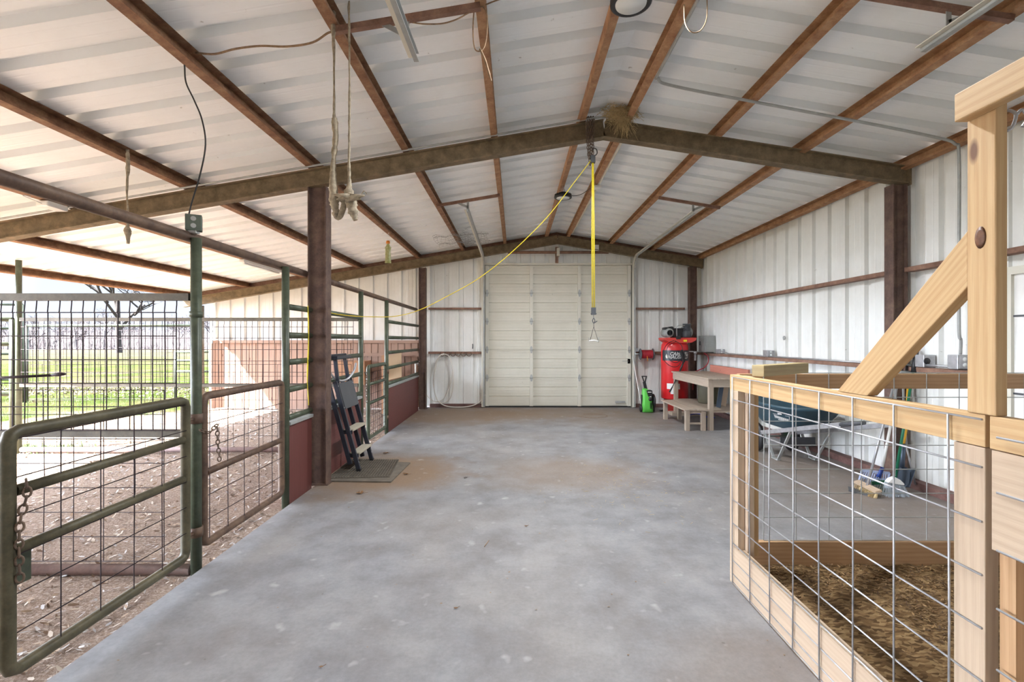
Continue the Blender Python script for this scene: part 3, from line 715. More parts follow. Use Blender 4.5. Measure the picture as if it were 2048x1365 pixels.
# loose chips scattered as real geometry (left pen, right pen)
def flakes(n, rx, ry, z, smin, smax, name, mats, label, cat, yw=1.0, tilt=.5):
    mb = MB(); bm = mb.bm
    for _ in range(n):
        y = ry[0] + (ry[1] - ry[0]) * random.random() ** yw; x = random.uniform(*rx)
        L = random.uniform(smin, smax); w2 = L * random.uniform(.18, .45); a = random.uniform(0, math.pi * 2)
        d1 = Vector((math.cos(a), math.sin(a), random.uniform(-tilt, tilt))) * L / 2; d2 = Vector((-math.sin(a), math.cos(a), random.uniform(-tilt, tilt))) * w2 / 2
        c_ = Vector((x, y, z + random.uniform(.002, .012)))
        bm.faces.new([bm.verts.new(c_ + q) for q in (-d1 - d2 * .5, -d2, d1 - d2 * .3, d1 * .9 + d2 * .6, d2 * 1.1, -d1 + d2 * .4)])
    o = mb.done(name, mats[0], recalc=False)
    for m_ in mats[1:]: o.data.materials.append(M[m_] if isinstance(m_, str) else m_)
    for p in o.data.polygons: p.material_index = random.randrange(len(mats))
    tag(o, label, cat, kind='stuff'); return o
CH = [simple('chip_pale', (.56, .48, .40), .85), simple('chip_tan', (.36, .26, .18), .85), simple('chip_brown', (.20, .13, .09), .85), simple('chip_grey', (.48, .45, .44), .85)]
SV = [simple('shaving_gold', (.33, .20, .085), .8), simple('shaving_tan', (.20, .115, .05), .8), simple('shaving_dark', (.10, .055, .025), .85)]
flakes(9000, (-6.0, -1.98), (.8, 5.2), -.045, .012, .05, 'wood_chips', CH, 'litter of pale wood chips covering the near pen ground', 'wood chips', 1.2)
flakes(5000, (-6.4, -2.0), (5.2, 9.7), -.045, .02, .06, 'wood_chips', CH, 'litter of wood chips on the far pen ground before the board wall', 'wood chips')
flakes(16000, (1.32, 3.85), (1.0, 2.82), .06, .006, .022, 'pine_shaving_flakes', SV, 'loose curled pine shaving flakes on the pen bedding', 'shavings')

# ================================================================ OVERHEAD
def conduit(pts, r, label, mat='galvmat', cat='conduit', n=5):
    return tag(MB().tube(curve(pts, n), r, 8).done('steel_conduit', mat), label, cat)
ztop = 3.587
conduit([(x, 4.545, ztop + .016 - (RX - x) * .17) for x in (-6.2, -4, -2, 0, .72)] + [(.95, 4.545, ztop + .01)], .011, 'pale conduit clipped along the top of the left middle rafter')
conduit([(1.145, -.5, 3.56), (1.145, 1.5, 3.555), (1.145, 3.55, 3.55), (1.16, 3.78, 3.54), (1.32, 3.85, 3.515), (2.0, 3.88, 3.40), (3.0, 3.92, 3.235), (3.6, 3.96, 3.135), (3.74, 3.97, 3.09), (3.775, 3.97, 2.99), (3.775, 3.97, 2.2), (3.775, 3.97, 1.52), (3.80, 3.98, 1.42), (3.815, 4.0, 1.30)], .012, 'long galvanised conduit bending across the right roof bay and down the right wall', n=6)
conduit([(1.15, 9.3, 3.555), (1.15, 7, 3.555), (1.15, 4.72, 3.555)], .014, 'thin conduit along the first purlin right of the ridge in the back bay', 'doorpaint')
# track hangers and tracks
def hanger(xa, xb, y, zdrop, xt, zt, label):
    t = thing('track_hanger', ((xa + xb) / 2, y, roofz((xa + xb) / 2) - .12), label, 'bracket')
    za, zb = roofz(xa) - .125, roofz(xb) - .125
    MB().bar((xa, y, za), (xb, y, zb), .035, .035, (0, 0, 1)).done('crossbar', 'girt', t)
    f = (xt - xa) / (xb - xa); zc = za + (zb - za) * f
    MB().bar((xt, y, zc), (xt, y, zt), .03, .004, (0, 1, 0)).done('drop_strap', 'galvmat', t)
    MB().bar((xt - .14 * (1 if xt < .8 else -1), y, zc - .03), (xt, y, zt + .02), .03, .004, (0, 1, 0)).done('diagonal_strap', 'galvmat', t)
hanger(-1.068, -.205, 6.35, .1, -.64, 3.21, 'thin rusty hanger bar holding the left door track in the back bay')
hanger(1.984, 2.83, 6.45, .1, 2.46, 3.20, 'thin rusty hanger bar holding the right door track in the back bay')
hanger(-1.068, -.205, 2.76, .1, -.64, 3.20, 'cobwebbed hanger bar at the top left of the photo, near the hanging ropes')
hanger(1.984, 2.83, 2.66, .1, 2.47, 3.21, 'dark hanger bar in the top right corner near the ceiling')
def ctrack(pts, label, w=.05):
    t = thing('door_track', pts[0], label, 'track')
    a = MB(); b_ = MB()
    for p, q in zip(pts, pts[1:]):
        p, q = Vector(p), Vector(q); d_ = (q - p).normalized(); sd_ = Vector((1, 0, 0)); nn = sd_.cross(d_).normalized()
        a.bar(p + sd_ * 0, q, .006, w, nn)
        a.bar(p + nn * w / 2 + sd_ * .012, q + nn * w / 2 + sd_ * .012, .03, .004, nn)
        a.bar(p - nn * w / 2 + sd_ * .012, q - nn * w / 2 + sd_ * .012, .03, .004, nn)
        b_.bar(p - sd_ * .02, q - sd_ * .02, .035, .005, nn)
    a.done('channel', 'galvmat', t); b_.done('angle_iron', 'doorpaint', t)
arc = lambda x: [(x, 9.80, 0.02), (x, 9.80, 2.86)] + [(x, 9.80 - .30 * (1 - math.cos(a)), 2.86 + .32 * math.sin(a)) for a in [R(q) for q in (15, 30, 45, 60, 75, 90)]]
ctrack(arc(-.665) + [(-.655, 6.36, 3.20)], 'curved overhead door track on the left side of the beige door')
ctrack(arc(2.50) + [(2.47, 6.45, 3.20)], 'curved overhead door track on the right side of the beige door')
ctrack([(-.63, 2.93, 3.195), (-.64, -.5, 3.05)], 'cut end of a door track hanging at the top left, in front of the rafter')
ctrack([(2.47, 2.84, 3.20), (2.47, -.5, 3.08)], 'cut end of a door track near the ceiling at the upper right')
t = thing('torsion_shaft', (.9, 9.74, 3.25), 'torsion spring shaft over the beige overhead door', 'shaft')
MB().tube([(DX0 + .02, 9.74, 3.255), (DX1 - .02, 9.74, 3.255)], .014, 10).done('shaft', 'doorpaint', t)
MB().tube([(-.15, 9.74, 3.255), (1.95, 9.74, 3.255)], .03, 12).done('spring', 'girt', t)
for x in (DX0 + .05, RX + .02, DX1 - .05): MB().box(x - .03, x + .03, 9.70, 9.86, 3.18, 3.34).done('bracket', 'doorpaint', t)
for x in (DX0 + .09, DX1 - .09): MB().lathe((x - .02, 9.74, 3.255), [(.055, 0), (.045, .012), (.045, .03), (.055, .042)], 16, 'x').done('drum', 'galvmat', t)
tag(MB().box(RX - .03, RX + .03, 9.80, 9.86, 3.05, 3.38).done('header_post', 'girt'), 'short rusty upright above the middle of the overhead door', 'upright')
# high-bay lamps
LAMPW = 20.0
def ufo(x, y, z, label):
    t = thing('high_bay_lamp', (x, y, z), label, 'lamp', 'round high bay lamps')
    MB().lathe((x, y, z), [(.0, .075), (.06, .075), (.065, .045), (.112, .038), (.121, .03), (.121, .004), (.112, 0), (.092, 0), (.092, .008), (0, .008)], 32).done('housing', 'black', t)
    MB().lathe((x, y, z), [(0, -.002), (.09, -.002), (.092, .006), (0, .007)], 32).done('lens', 'lens', t)
    ld_ = bpy.data.lights.new('lamp_light', 'AREA'); ld_.shape = 'DISK'; ld_.size = .18; ld_.energy = LAMPW; ld_.color = (.93, .97, 1)
    lo = bpy.data.objects.new('lamp_light', ld_); COL.objects.link(lo); lo.parent = t; lo.location = (0, 0, -.012)
    f = MB()
    for k in range(20):
        a = 2 * math.pi * k / 20; f.bar((x + .065 * math.cos(a), y + .065 * math.sin(a), z + .05), (x + .116 * math.cos(a), y + .116 * math.sin(a), z + .042), .004, .022)
    f.done('cooling_fins', 'black', t)
    MB().tube([(x + .02 * math.cos(a), y, z + .11 + .03 * math.sin(a)) for a in [2 * math.pi * k / 12 for k in range(12)]], .004, 6, closed=True).tube([(x, y, z + .07), (x, y, z + .09)], .01, 8).tube([(x, y, z + .138), (x, y, 3.56)], .004, 6).done('hook', 'galv', t)
    return t
u1 = ufo(.664, 6.46, 3.385, 'black round high bay lamp hanging in the back bay beside the yellow ropes')
MB().tube(curve([(.72, 6.46, 3.45), (.80, 6.46, 3.42), (.92, 6.45, 3.44), (1.06, 6.42, 3.53)], 5), .004, 6).done('cord', 'black', u1)
ufo(.684, 2.755, 3.405, 'black round high bay lamp cut off by the top edge of the photo')
tag(MB().box(1.08, 1.17, 6.35, 6.47, 3.50, 3.53).done('lamp_junction_box', 'white'), 'small white junction box on the ridge purlin near the far high bay lamp', 'box')
tag(MB().box(2.0 - .35, 2.0 - .27, 9.63, 9.66, 3.27, 3.39).done('opener_sensor_box', 'white'), 'small pale box on the back rafter above the overhead door', 'box')
# bird nest
nb = MB()
for _ in range(1100):
    a = random.uniform(0, 2 * math.pi); r_ = random.gauss(.075, .035); p = Vector((1.02 + r_ * math.cos(a) * 1.25, 4.50 + r_ * math.sin(a) * .6, 3.585 + random.gauss(.02, .032)))
    q = p + Vector((random.uniform(-.07, .07), random.uniform(-.05, .05), random.uniform(-.05, .03))); nb.tube([p, (p + q) / 2 + Vector((0, 0, .012)), q], .0018, 3, caps=False)
for _ in range(110):
    p = Vector((1.04 + random.gauss(0, .035), 4.50 + random.gauss(0, .015), 3.56)); q = p + Vector((random.gauss(0, .05), random.gauss(0, .02), -random.uniform(.06, .19))); nb.tube([p, (p + q) / 2, q], .0012, 3, caps=False)
tag(nb.done('bird_nest', 'straw'), 'shaggy straw bird nest on the middle rafter at the ridge', 'nest')
# chain and rope hoist
ch = thing('hanging_chain', (.72, 4.53, 3.6), 'bundle of rusty chain draped over the middle rafter beside the nest', 'chain')
for k, (dx, l) in enumerate(((-.035, 3.18), (-.012, 3.12), (.012, 3.2), (.035, 3.16))):
    chain([(.73 + dx, 4.64, ztop - .03), (.73 + dx, 4.60, ztop + .01), (.73 + dx, 4.545, ztop - .01), (.73 + dx * .8, 4.54, 3.4), (.735 + dx * .5, 4.535, l)], .0045, .04, 'chain_strand', 'chain', parent=ch)
ho = thing('rope_hoist', (.75, 4.5, 3.2), 'yellow rope block and tackle hanging from the rafter chain', 'hoist')
MB().box(.728, .772, 4.48, 4.52, 3.13, 3.20).tube(curve([(.76, 4.5, 3.19), (.79, 4.5, 3.22), (.785, 4.5, 3.26), (.76, 4.5, 3.27), (.745, 4.5, 3.25)], 4), .005, 6).done('upper_block', 'black', ho)
for k, dx in enumerate((-.014, -.005, .005, .013)):
    MB().tube([(.75 + dx * .5, 4.50, 3.15), (.752 + dx, 4.5 + dx * .3, 2.5), (.756 + dx, 4.5, 1.72)], .0035, 6).done('rope', 'yellow', ho)
MB().box(.735, .777, 4.48, 4.52, 1.665, 1.735).tube([(.73, 4.5, 1.675), (.785, 4.5, 1.675)], .006, 6).tube([(.757, 4.5, 1.665), (.757, 4.5, 1.63)], .0025, 6).done('lower_block', 'darkgrey', ho)
tag(MB().tube(curve([P(1181, 322, 4.5), P(1150, 363, 4.5), P(1100, 428, 4.5), P(1050, 480, 4.5), P(1000, 525, 4.52), P(950, 562, 4.55), P(900, 590, 4.6), P(840, 620, 4.7), P(790, 633, 4.8), P(740, 634, 4.9), P(690, 631, 5.0), P(652, 624, 4.9), (-1.965, 4.75, 1.74)], 6), .0042, 6).done('yellow_rope', 'yellow'), 'yellow rope sagging from the hoist down to the left pipe fence', 'rope')
tag(MB().tube(curve([(-1.97, 4.44, 1.75), (-1.965, 4.45, 1.5), (-1.972, 4.43, 1.1), (-1.965, 4.45, .80)], 5), .0035, 6).tube(curve([(-1.98, 4.46, 1.74), (-1.975, 4.47, 1.4), (-1.98, 4.45, 1.0)], 5), .0035, 6).done('yellow_rope', 'yellow'), 'doubled yellow rope hanging down left of the I-beam column', 'rope')
gm = thing('hoist_gambrel', (.76, 4.5, 1.4), 'small wire triangle spreader hanging below the hoist hook', 'hook')
MB().tube(curve([(.757, 4.49, 1.635), (.745, 4.49, 1.61), (.757, 4.49, 1.585), (.768, 4.49, 1.61), (.757, 4.49, 1.634)], 4), .004, 6).tube([(.757, 4.49, 1.585), (.790, 4.49, 1.605)], .005, 6).done('hook', 'darkgrey', gm)
MB().tube([(.757, 4.49, 1.585), (.757, 4.49, 1.55), (.722, 4.49, 1.42)], .0022, 6).tube([(.757, 4.49, 1.55), (.797, 4.49, 1.42)], .0022, 6).done('cable', 'wire', gm)
MB().tube([(.712, 4.49, 1.415), (.76, 4.49, 1.42), (.80, 4.49, 1.41)], .006, 8).done('spreader_bar', 'white', gm)
MB().tube([(.802, 4.49, 1.40), (.806, 4.49, 1.45)], .0035, 6).tube([(.712, 4.49, 1.41), (.710, 4.49, 1.445)], .003, 6).done('end_hook', 'galvmat', gm)
# dirty ropes
def rag(pts, rs, label, extra=None, n=9):
    mb = MB(); c_ = curve(pts, 6); rr = []
    m = len(c_)
    for i in range(m):
        f = i / (m - 1) * (len(rs) - 1); k = min(int(f), len(rs) - 2); rr.append((rs[k] + (rs[k + 1] - rs[k]) * (f - k)) * random.uniform(.82, 1.18))
    mb.tube(c_, rr, n)
    if extra: extra(mb)
    for v in mb.bm.verts:
        v.co += Vector([random.uniform(-.0016, .0016) for _ in range(3)])
    return tag(mb.done('hanging_rope', 'ropedirty'), label, 'rope')
Y1 = 2.76
def ex1(mb):
    mb.tube(curve([P(668, 425, Y1), P(676, 436, Y1), P(684, 424, Y1), P(688, 405, Y1), P(680, 398, Y1)], 5), [.016] * 21, 7)
rag([P(667, 18, 2.78), P(666, 40, 2.74), P(668, 120, Y1), P(668, 225, Y1), P(669, 240, Y1), P(671, 280, Y1), P(667, 320, Y1), P(666, 360, Y1), P(668, 395, Y1), P(670, 415, Y1), P(676, 430, Y1)],
    [.014, .014, .006, .006, .016, .018, .012, .022, .03, .024, .012], 'dirty frayed rope at the left of the pair hanging before the middle rafter', ex1)
def ex2(mb):
    c_ = P(700, 395, Y1 - .03)
    for a, l in ((10, .09), (165, .10), (200, .08), (-20, .07), (250, .06)):
        e_ = c_ + Vector((math.cos(R(a)) * l, -.01, math.sin(R(a)) * l * .55)); mb.tube([c_, (c_ + e_) / 2, e_], [.024, .014, .004], 7)
    mb.tube(curve([P(714, 398, Y1), P(722, 390, Y1), P(728, 382, Y1), P(733, 388, Y1)], 4), .002, 4)
rag([P(698, -40, 2.76), P(698, 30, 2.73), P(699, 150, Y1), P(699, 260, Y1), P(698, 330, Y1), P(699, 365, Y1), P(698, 385, Y1), P(702, 405, Y1), P(707, 425, Y1), P(711, 441, Y1)],
    [.008, .006, .006, .007, .008, .009, .03, .034, .030, .012], 'dirty rope ending in a knotted star bundle, right of the pair before the middle rafter', ex2)
rag([P(255, 300, 3.80), P(256, 330, 3.80), P(254, 380, 3.80), P(256, 440, 3.80), P(255, 458, 3.80), P(256, 470, 3.80), P(256, 488, 3.80)],
    [.012, .016, .008, .008, .011, .024, .016, .01], 'thin brown rope hanging from a left purlin in the open bay')
tag(MB().tube(curve([P(949, 5, 2.79), P(946, 60, 2.78), P(950, 98, 2.78), P(964, 100, 2.78), P(972, 80, 2.78), P(974, 30, 2.78), P(962, 8, 2.79)], 6), .004, 5).tube(curve([P(960, 98, 2.78), P(970, 120, 2.78), P(976, 140, 2.78), P(983, 163, 2.78)], 5), [.007] * 13 + [.004] * 3, 6).done('twine_loop', 'twine'), 'brown twine loop knotted on the purlin at the top centre', 'twine')
tag(MB().tube(curve([P(1368, 10, 2.75), P(1370, 45, 2.72), P(1383, 64, 2.72), P(1402, 60, 2.72), P(1414, 30, 2.74), P(1412, -40, 2.8)], 6), .0035, 5).done('wire_loop', 'twine'), 'loop of brown wire hanging by the conduit at the top edge', 'wire')
tag(MB().tube(curve([P(392, 106, 2.90), P(430, 108, 2.86), P(470, 98, 2.85), P(520, 92, 2.85), P(575, 93, 2.82), P(625, 85, 2.8), P(656, 66, 2.79), (-1.08, 2.80, 3.27)], 6), .006, 6).done('power_cord', 'twine'), 'brown cord strung between two purlins left of the hanging ropes', 'cord')
tag(MB().tube(curve([P(824, 45, 2.78), P(850, 48, 2.75), P(885, 47, 2.75), P(915, 38, 2.75), P(945, 22, 2.78), P(1010, -4, 2.8), P(1090, -8, 2.85)], 6), .004, 6).done('power_cord', 'twine'), 'thin brown cord sagging from the hanger bar to the second purlin', 'cord')
# outlet box on the pipe with its cord
ob_ = thing('outlet_box', (-2.03, 2.95, 2.10), 'grey green double outlet box standing on the high left pipe', 'outlet')
bc = Vector((-2.015, 2.93, 2.155)); ax = Vector((.86, .5, 0)).normalized(); ay = Vector((-.5, .86, 0)).normalized()
MB().bar(bc - ay * .03, bc + ay * .03, .088, .10).done('box_body', 'boxgreen', ob_, bevel=.004)
cvp = MB().bar(bc - ay * .032, bc - ay * .030, .062, .085).done('cover_plate', 'boxgreen', ob_)
for dz in (-.022, .022):
    MB().tube([bc - ay * .033 + Vector((0, 0, dz)), bc - ay * .036 + Vector((0, 0, dz))], .015, 14).done('receptacle', 'galvmat', cvp)
MB().box(-2.04, -1.99, 2.91, 2.95, 2.09, 2.11).done('clamp', 'galvmat', ob_)
tag(MB().tube(curve([P(377, 432, 2.93), P(385, 400, 2.93), P(400, 350, 2.93), P(411, 290, 2.93), P(404, 240, 2.93), P(388, 200, 2.91), P(372, 165, 2.86), P(369, 130, 2.80)], 6), .0045, 6).done('power_cord', 'black'), 'dark cord hanging from a purlin to the grey green outlet box', 'cord')
# fluorescent fixtures in the open bay
fx = thing('strip_light', (-4.36, 8.1, 2.76), 'clear plastic strip light fixed under a purlin over the far pen', 'lamp')
MB().box(-4.40, -4.32, 7.45, 8.68, roofz(-4.36) - .155, roofz(-4.36) - .11).done('housing', 'white', fx, bevel=.008)
MB().tube([(-4.36, 7.5, roofz(-4.36) - .165), (-4.36, 8.62, roofz(-4.36) - .165)], .018, 10).done('tube', 'lens', fx)
fx = thing('strip_light', (-4.36, 4.38, 2.72), 'small white lamp body hanging by a wire under the left purlin', 'lamp')
MB().box(-4.42, -4.30, 4.30, 4.50, roofz(-4.36) - .17, roofz(-4.36) - .115).done('housing', 'white', fx, bevel=.012)
MB().tube(curve([(-4.36, 4.2, roofz(-4.36) - .11), (-4.34, 4.12, roofz(-4.36) - .13), (-4.36, 4.3, roofz(-4.36) - .145)], 5), .004, 6).done('wire', 'white', fx)
# fly trap bag
ft = thing('fly_trap_bag', (-1.97, 7.3, 2.6), 'hanging clear bag with orange cap and green liquid near the back rafter', 'trap')
bw = .045
rows = []
for z, hw, dp in ((2.93, .018, .012), (2.90, .030, .018), (2.87, .05, .02), (2.83, .042, .024), (2.74, .042, .03), (2.66, .046, .034), (2.625, .052, .012)):
    rows.append([(-1.985 + hw * math.cos(a), 7.3 + dp * math.sin(a), z) for a in [2 * math.pi * k / 14 for k in range(15)]])
MB().grid(rows).smooth().done('bag', 'bag', ft)
MB().lathe((-1.985, 7.3, 2.93), [(.02, 0), (.03, .005), (.03, .03), (.022, .045), (0, .047)], 14).done('cap', 'orange', ft)
MB().tube([(-1.985, 7.3, 2.97), (-2.005, 7.3, 3.04), (-1.975, 7.3, 3.105)], .0015, 4).tube([(-1.985, 7.3, 2.97), (-1.965, 7.3, 3.04), (-1.975, 7.3, 3.105)], .0015, 4).done('string', 'white', ft)
# wire mesh scrap lying on the purlin
ws = MB()
for k in range(-8, 12):
    pts = []
    for j in range(14):
        u, v = k * .05, j * .05
        pts.append((-1.02 + u * .95 + .03 * math.sin(j * .8 + k), 9.0 - v * 1.6 + k * .02, roofz(-1.0 + u) - .135 - .012 * math.sin(k * 1.3) + .025 * math.sin(j * .9)))
    ws.tube(pts, .0018, 4, caps=False)
for j in range(14):
    pts = []
    for k in range(-8, 12):
        u, v = k * .05, j * .05
        pts.append((-1.02 + u * .95 + .03 * math.sin(j * .8 + k), 9.0 - v * 1.6 + k * .02, roofz(-1.0 + u) - .135 - .012 * math.sin(k * 1.3) + .025 * math.sin(j * .9)))
    ws.tube(pts, .0018, 4, caps=False)
for _ in range(60):
    p = Vector((-1.0 + random.uniform(-.05, .35), random.uniform(7.8, 9.2), roofz(-.9) - .12)); ws.tube([p, p + Vector((random.uniform(-.15, .15), random.uniform(-.2, .2), random.uniform(-.06, .04)))], .0016, 3, caps=False)
tag(ws.done('wire_mesh_scrap', 'galvmat'), 'crumpled scrap of wire mesh tucked over a purlin near the back wall', 'wire')

# ================================================================ BACK WALL LEFT : hose, hooks, tap
hs_ = [(838, 734), (842, 760), (848, 781), (858, 796), (871, 804), (886, 799), (897, 781), (903, 760), (905, 738), (902, 722), (897, 712), (889, 709), (881, 711), (874, 721), (869, 740), (867, 764), (870, 788), (877, 803), (888, 806), (899, 799), (906, 778), (907, 748), (902, 722), (896, 712), (888, 708), (879, 714), (872, 732), (868, 758), (869, 785), (877, 803), (890, 812), (910, 815), (935, 814), (952, 809), (964, 800), (970, 790)]
tag(MB().tube(curve([P(x, y, 9.80 - .03 * math.sin(i * .7) ) for i, (x, y) in enumerate(hs_)], 5), .011, 8).done('garden_hose', 'hose'), 'long white garden hose looped on the back wall hooks and trailing to the door', 'hose')
for k, x in enumerate((885, 895, 906, 916, 927, 938)):
    p = P(x, 707, 9.81)
    mb = MB(); mb.tube([p + Vector((.05 * math.cos(a), -.02 * abs(math.sin(a)), .05 * math.sin(a) - .01)) for a in [R(q) for q in range(130, 411, 20)]], .008, 6)
    nm = ('first', 'second', 'third', 'fourth', 'fifth', 'sixth')[k]
    tag(mb.done('horseshoe_hook', 'brownpipe'), f'rusty horseshoe hook on the back girt, {nm} from the left of the row', 'hook', 'horseshoe hooks on the back wall girt')
tp2 = thing('water_tap', (-1.98, 9.55, .7), 'brass and white water tap at the far end of the pipe fence, hose attached', 'tap')
MB().tube([(-2.03, 9.52, .70), (-2.03, 9.52, .94)], .016, 8).done('riser_pipe', 'white', tp2)
MB().tube([(-2.03, 9.52, .94), (-1.985, 9.56, .94), (-1.98, 9.60, .90)], .014, 8).tube([(-1.985, 9.56, .94), (-1.985, 9.56, .98)], .008, 6).done('valve', 'galv', tp2)
MB().tube([(-2.02, 9.55, .985), (-1.95, 9.57, .985)], .008, 6).done('handle', 'galv', tp2)
tag(MB().lathe((-.80, 9.87, 1.18), [(.014, 0), (.014, .06), (.006, .075), (.006, .095)], 10).done('small_bottle', 'white'), 'tiny white bottle standing on the hose hook girt', 'bottle')
tag(MB().tube([(-.90, 9.93, 1.34), (-.895, 9.915, 1.30), (-.90, 9.92, 1.24)], .012, 6).done('pipe_stub', 'darkgrey'), 'small dark bolt sticking from the back wall above the hose hooks', 'bolt')

# ================================================================ MATS AND STEP LADDER
def mat_(cs, z0, z1, name, m_, label, parent=None):
    mb = MB(); mb.prism([(x, y, z0) for x, y in cs], (0, 0, z1 - z0)); return mb
tag(mat_([(-1.90, 4.68), (-1.235, 4.65), (-1.205, 5.38), (-1.86, 5.48)], .001, .013, 'm', 'rubber', 'x').done('rubber_mat', 'rubber'), 'flat brown rubber mat underneath the grid mat by the column', 'mat')
t = thing('grid_rubber_mat', (-1.6, 5.1, .013), 'brown rubber mat with a raised grid under the step ladder', 'mat')
mat_([(-1.90, 4.74), (-1.285, 4.79), (-1.36, 5.47), (-1.93, 5.50)], .013, .022, 'm', 'rubber', 'x').done('base', 'rubber', t)
mb = MB(); A_, B_, C_, D_ = [Vector((x, y, .0245)) for x, y in ((-1.90, 4.74), (-1.285, 4.79), (-1.36, 5.47), (-1.93, 5.50))]
for k in range(1, 22): u = k / 22; mb.bar(A_.lerp(B_, u), D_.lerp(C_, u), .008, .005)
for k in range(1, 24): u = k / 24; mb.bar(A_.lerp(D_, u), B_.lerp(C_, u), .008, .005)
mb.done('raised_grid', 'rubber', t)
ld = thing('step_ladder', (-1.7, 5.2, .022), 'folded dark step ladder with beige treads leaning on the pipe fence', 'ladder')
lz = .027
def rail(y, dx, z0, z1, name='side_rail'):
    X = lambda z: -1.665 - (z - lz) * .27
    MB().bar((X(z0) + dx, y, z0), (X(z1) + dx, y, z1), .028, .045, (1, 0, 0)).done(name, 'ladder', ld, bevel=.003)
Xl = lambda z: -1.665 - (z - lz) * .27
rail(4.985, 0, lz, .98); rail(5.43, 0, lz, .98)
rail(5.01, -.085, .09, .95, 'rear_leg'); rail(5.405, -.085, .075, .95, 'rear_leg')
MB().bar((Xl(.93), 5.04, .93), (-1.945, 5.05, 1.22), .026, .036, (1, 0, 0)).done('upright', 'ladder', ld)
MB().bar((Xl(.93), 5.36, .93), (-1.945, 5.33, 1.22), .026, .036, (1, 0, 0)).done('upright', 'ladder', ld)
MB().box(-1.965, -1.90, 4.99, 5.42, 1.215, 1.25).box(-1.965, -1.955, 4.99, 5.42, 1.25, 1.27).done('top_tray', 'ladder', ld, bevel=.004)
MB().bar((Xl(.68) + .02, 5.205, .68), (Xl(.955) + .02, 5.205, .955), .40, .016, (1, 0, 0)).done('platform', 'darkgrey', ld, bevel=.003)
for z in (.455, .205):
    td_ = MB().box(Xl(z) - .055, Xl(z) + .05, 5.00, 5.415, z - .012, z + .012).done('tread', 'tread', ld, bevel=.004)
    for yy in (5.0, 5.415): MB().bar((Xl(z) - .06, yy, z - .02), (Xl(z) + .04, yy, z - .02), .006, .04).done('tread_bracket', 'ladder', td_)
MB().tube(curve([P(652, 690, 4.85), P(652, 712, 4.88), P(657, 737, 4.95), P(667, 755, 5.02), P(682, 762, 5.12), P(697, 757, 5.25), P(708, 742, 5.36), P(712, 727, 5.42)], 6), .012, 10).done('knee_hoop', 'galv', ld)
for y in (4.985, 5.43):
    MB().box(Xl(lz) - .02, Xl(lz) + .02, y - .02, y + .02, .0235, .05).done('foot', 'black', ld)
    for z in (.12, .46, .70, .93): MB().tube([(Xl(z) + .02, y, z), (Xl(z) + .026, y, z)], .007, 8).done('rivet', 'galv', ld)

# ================================================================ BACK RIGHT: compressor, washer, table, bench
CX, CY, CR = 3.17, 9.28, .258
cp = thing('air_compressor', (CX, CY, 0), 'tall red upright air compressor tank in the back right corner', 'compressor')
MB().lathe((CX, CY, 0), [(CR * .97, .27), (CR, .285), (CR, 1.27), (CR * .97, 1.33), (CR * .86, 1.39), (CR * .6, 1.435), (CR * .3, 1.452), (0, 1.455)], 40).done('tank', 'red', cp)
MB().lathe((CX, CY, 0), [(CR * .80, .02), (CR * .80, .27), (CR * .96, .272), (0, .273)], 32).done('base_ring', 'redtop', cp)
for a in (45, 165, 285): MB().box(CX + CR * .9 * math.cos(R(a)) - .04, CX + CR * .9 * math.cos(R(a)) + .04, CY + CR * .9 * math.sin(R(a)) - .04, CY + CR * .9 * math.sin(R(a)) + .04, 0, .03).done('foot', 'black', cp)
def wrap(x, z, o=0, r=CR + .003): a = x / r; return (CX + (r + o) * math.sin(a), CY - (r + o) * math.cos(a), z)
mb = MB(); mb.grid([[wrap(-.36 + .72 * i / 30, z) for i in range(31)] for z in (1.02, 1.225)]); mb.done('brand_band', 'tape', cp)
text_mesh('band_lettering', 'CAMPBELL', .088, 'white', cp, lambda x, y, z: wrap(x + .03, 1.155 + y, .002), .0005, .004, .25)
text_mesh('band_lettering', 'HAUSFELD', .088, 'white', cp, lambda x, y, z: wrap(x + .0, 1.092 + y, .002), .0005, .004, .25)
mb = MB(); c0 = [( -.235 + .03 * math.sin(t) * (1 if math.cos(t) < 0.2 else .7), 1.11 + .045 * math.cos(t)) for t in [2 * math.pi * k / 18 for k in range(18)]]
f_ = mb.bm.faces.new([mb.bm.verts.new(wrap(x, z, .002)) for x, z in c0]); mb.done('drop_emblem', 'cream', cp)
mb = MB(); mb.grid([[wrap(-.235 + .25 * i / 8, z) for i in range(9)] for z in (.47, .58)]); mb.grid([[wrap(-.16 + .09 * i / 4, z) for i in range(5)] for z in (.375, .47)]); mb.done('spec_label', 'label', cp)
MB().prism([(2.90, 9.02, 1.47), (2.90, 9.02, 1.43), (2.97, 9.02, 1.38), (3.06, 9.02, 1.365), (3.30, 9.02, 1.365), (3.42, 9.02, 1.375), (3.50, 9.02, 1.42), (3.51, 9.02, 1.47)], (0, .42, 0)).done('top_saddle', 'redtop', cp, bevel=.006)
mot = MB().lathe((3.00, 9.05, 1.565), [(.0, 0), (.035, 0), (.04, .008), (.075, .01), (.088, .03), (.088, .30), (.07, .33), (0, .33)], 28, 'y').done('motor', 'panelgrey', cp)
MB().lathe((3.00, 9.04, 1.565), [(.055, 0), (.055, .012), (.04, .012), (.04, 0)], 24, 'y').box(2.99, 3.01, 9.038, 9.046, 1.515, 1.615).done('fan_grille', 'black', mot)
MB().tube([(3.06, 9.1, 1.655), (3.06, 9.32, 1.655)], .035, 12).tube([(2.95, 9.1, 1.65), (2.95, 9.3, 1.65)], .025, 12).done('capacitor', 'black', mot)
MB().box(3.07, 3.34, 9.22, 9.30, 1.47, 1.66).done('belt_guard', 'black', cp, bevel=.02)
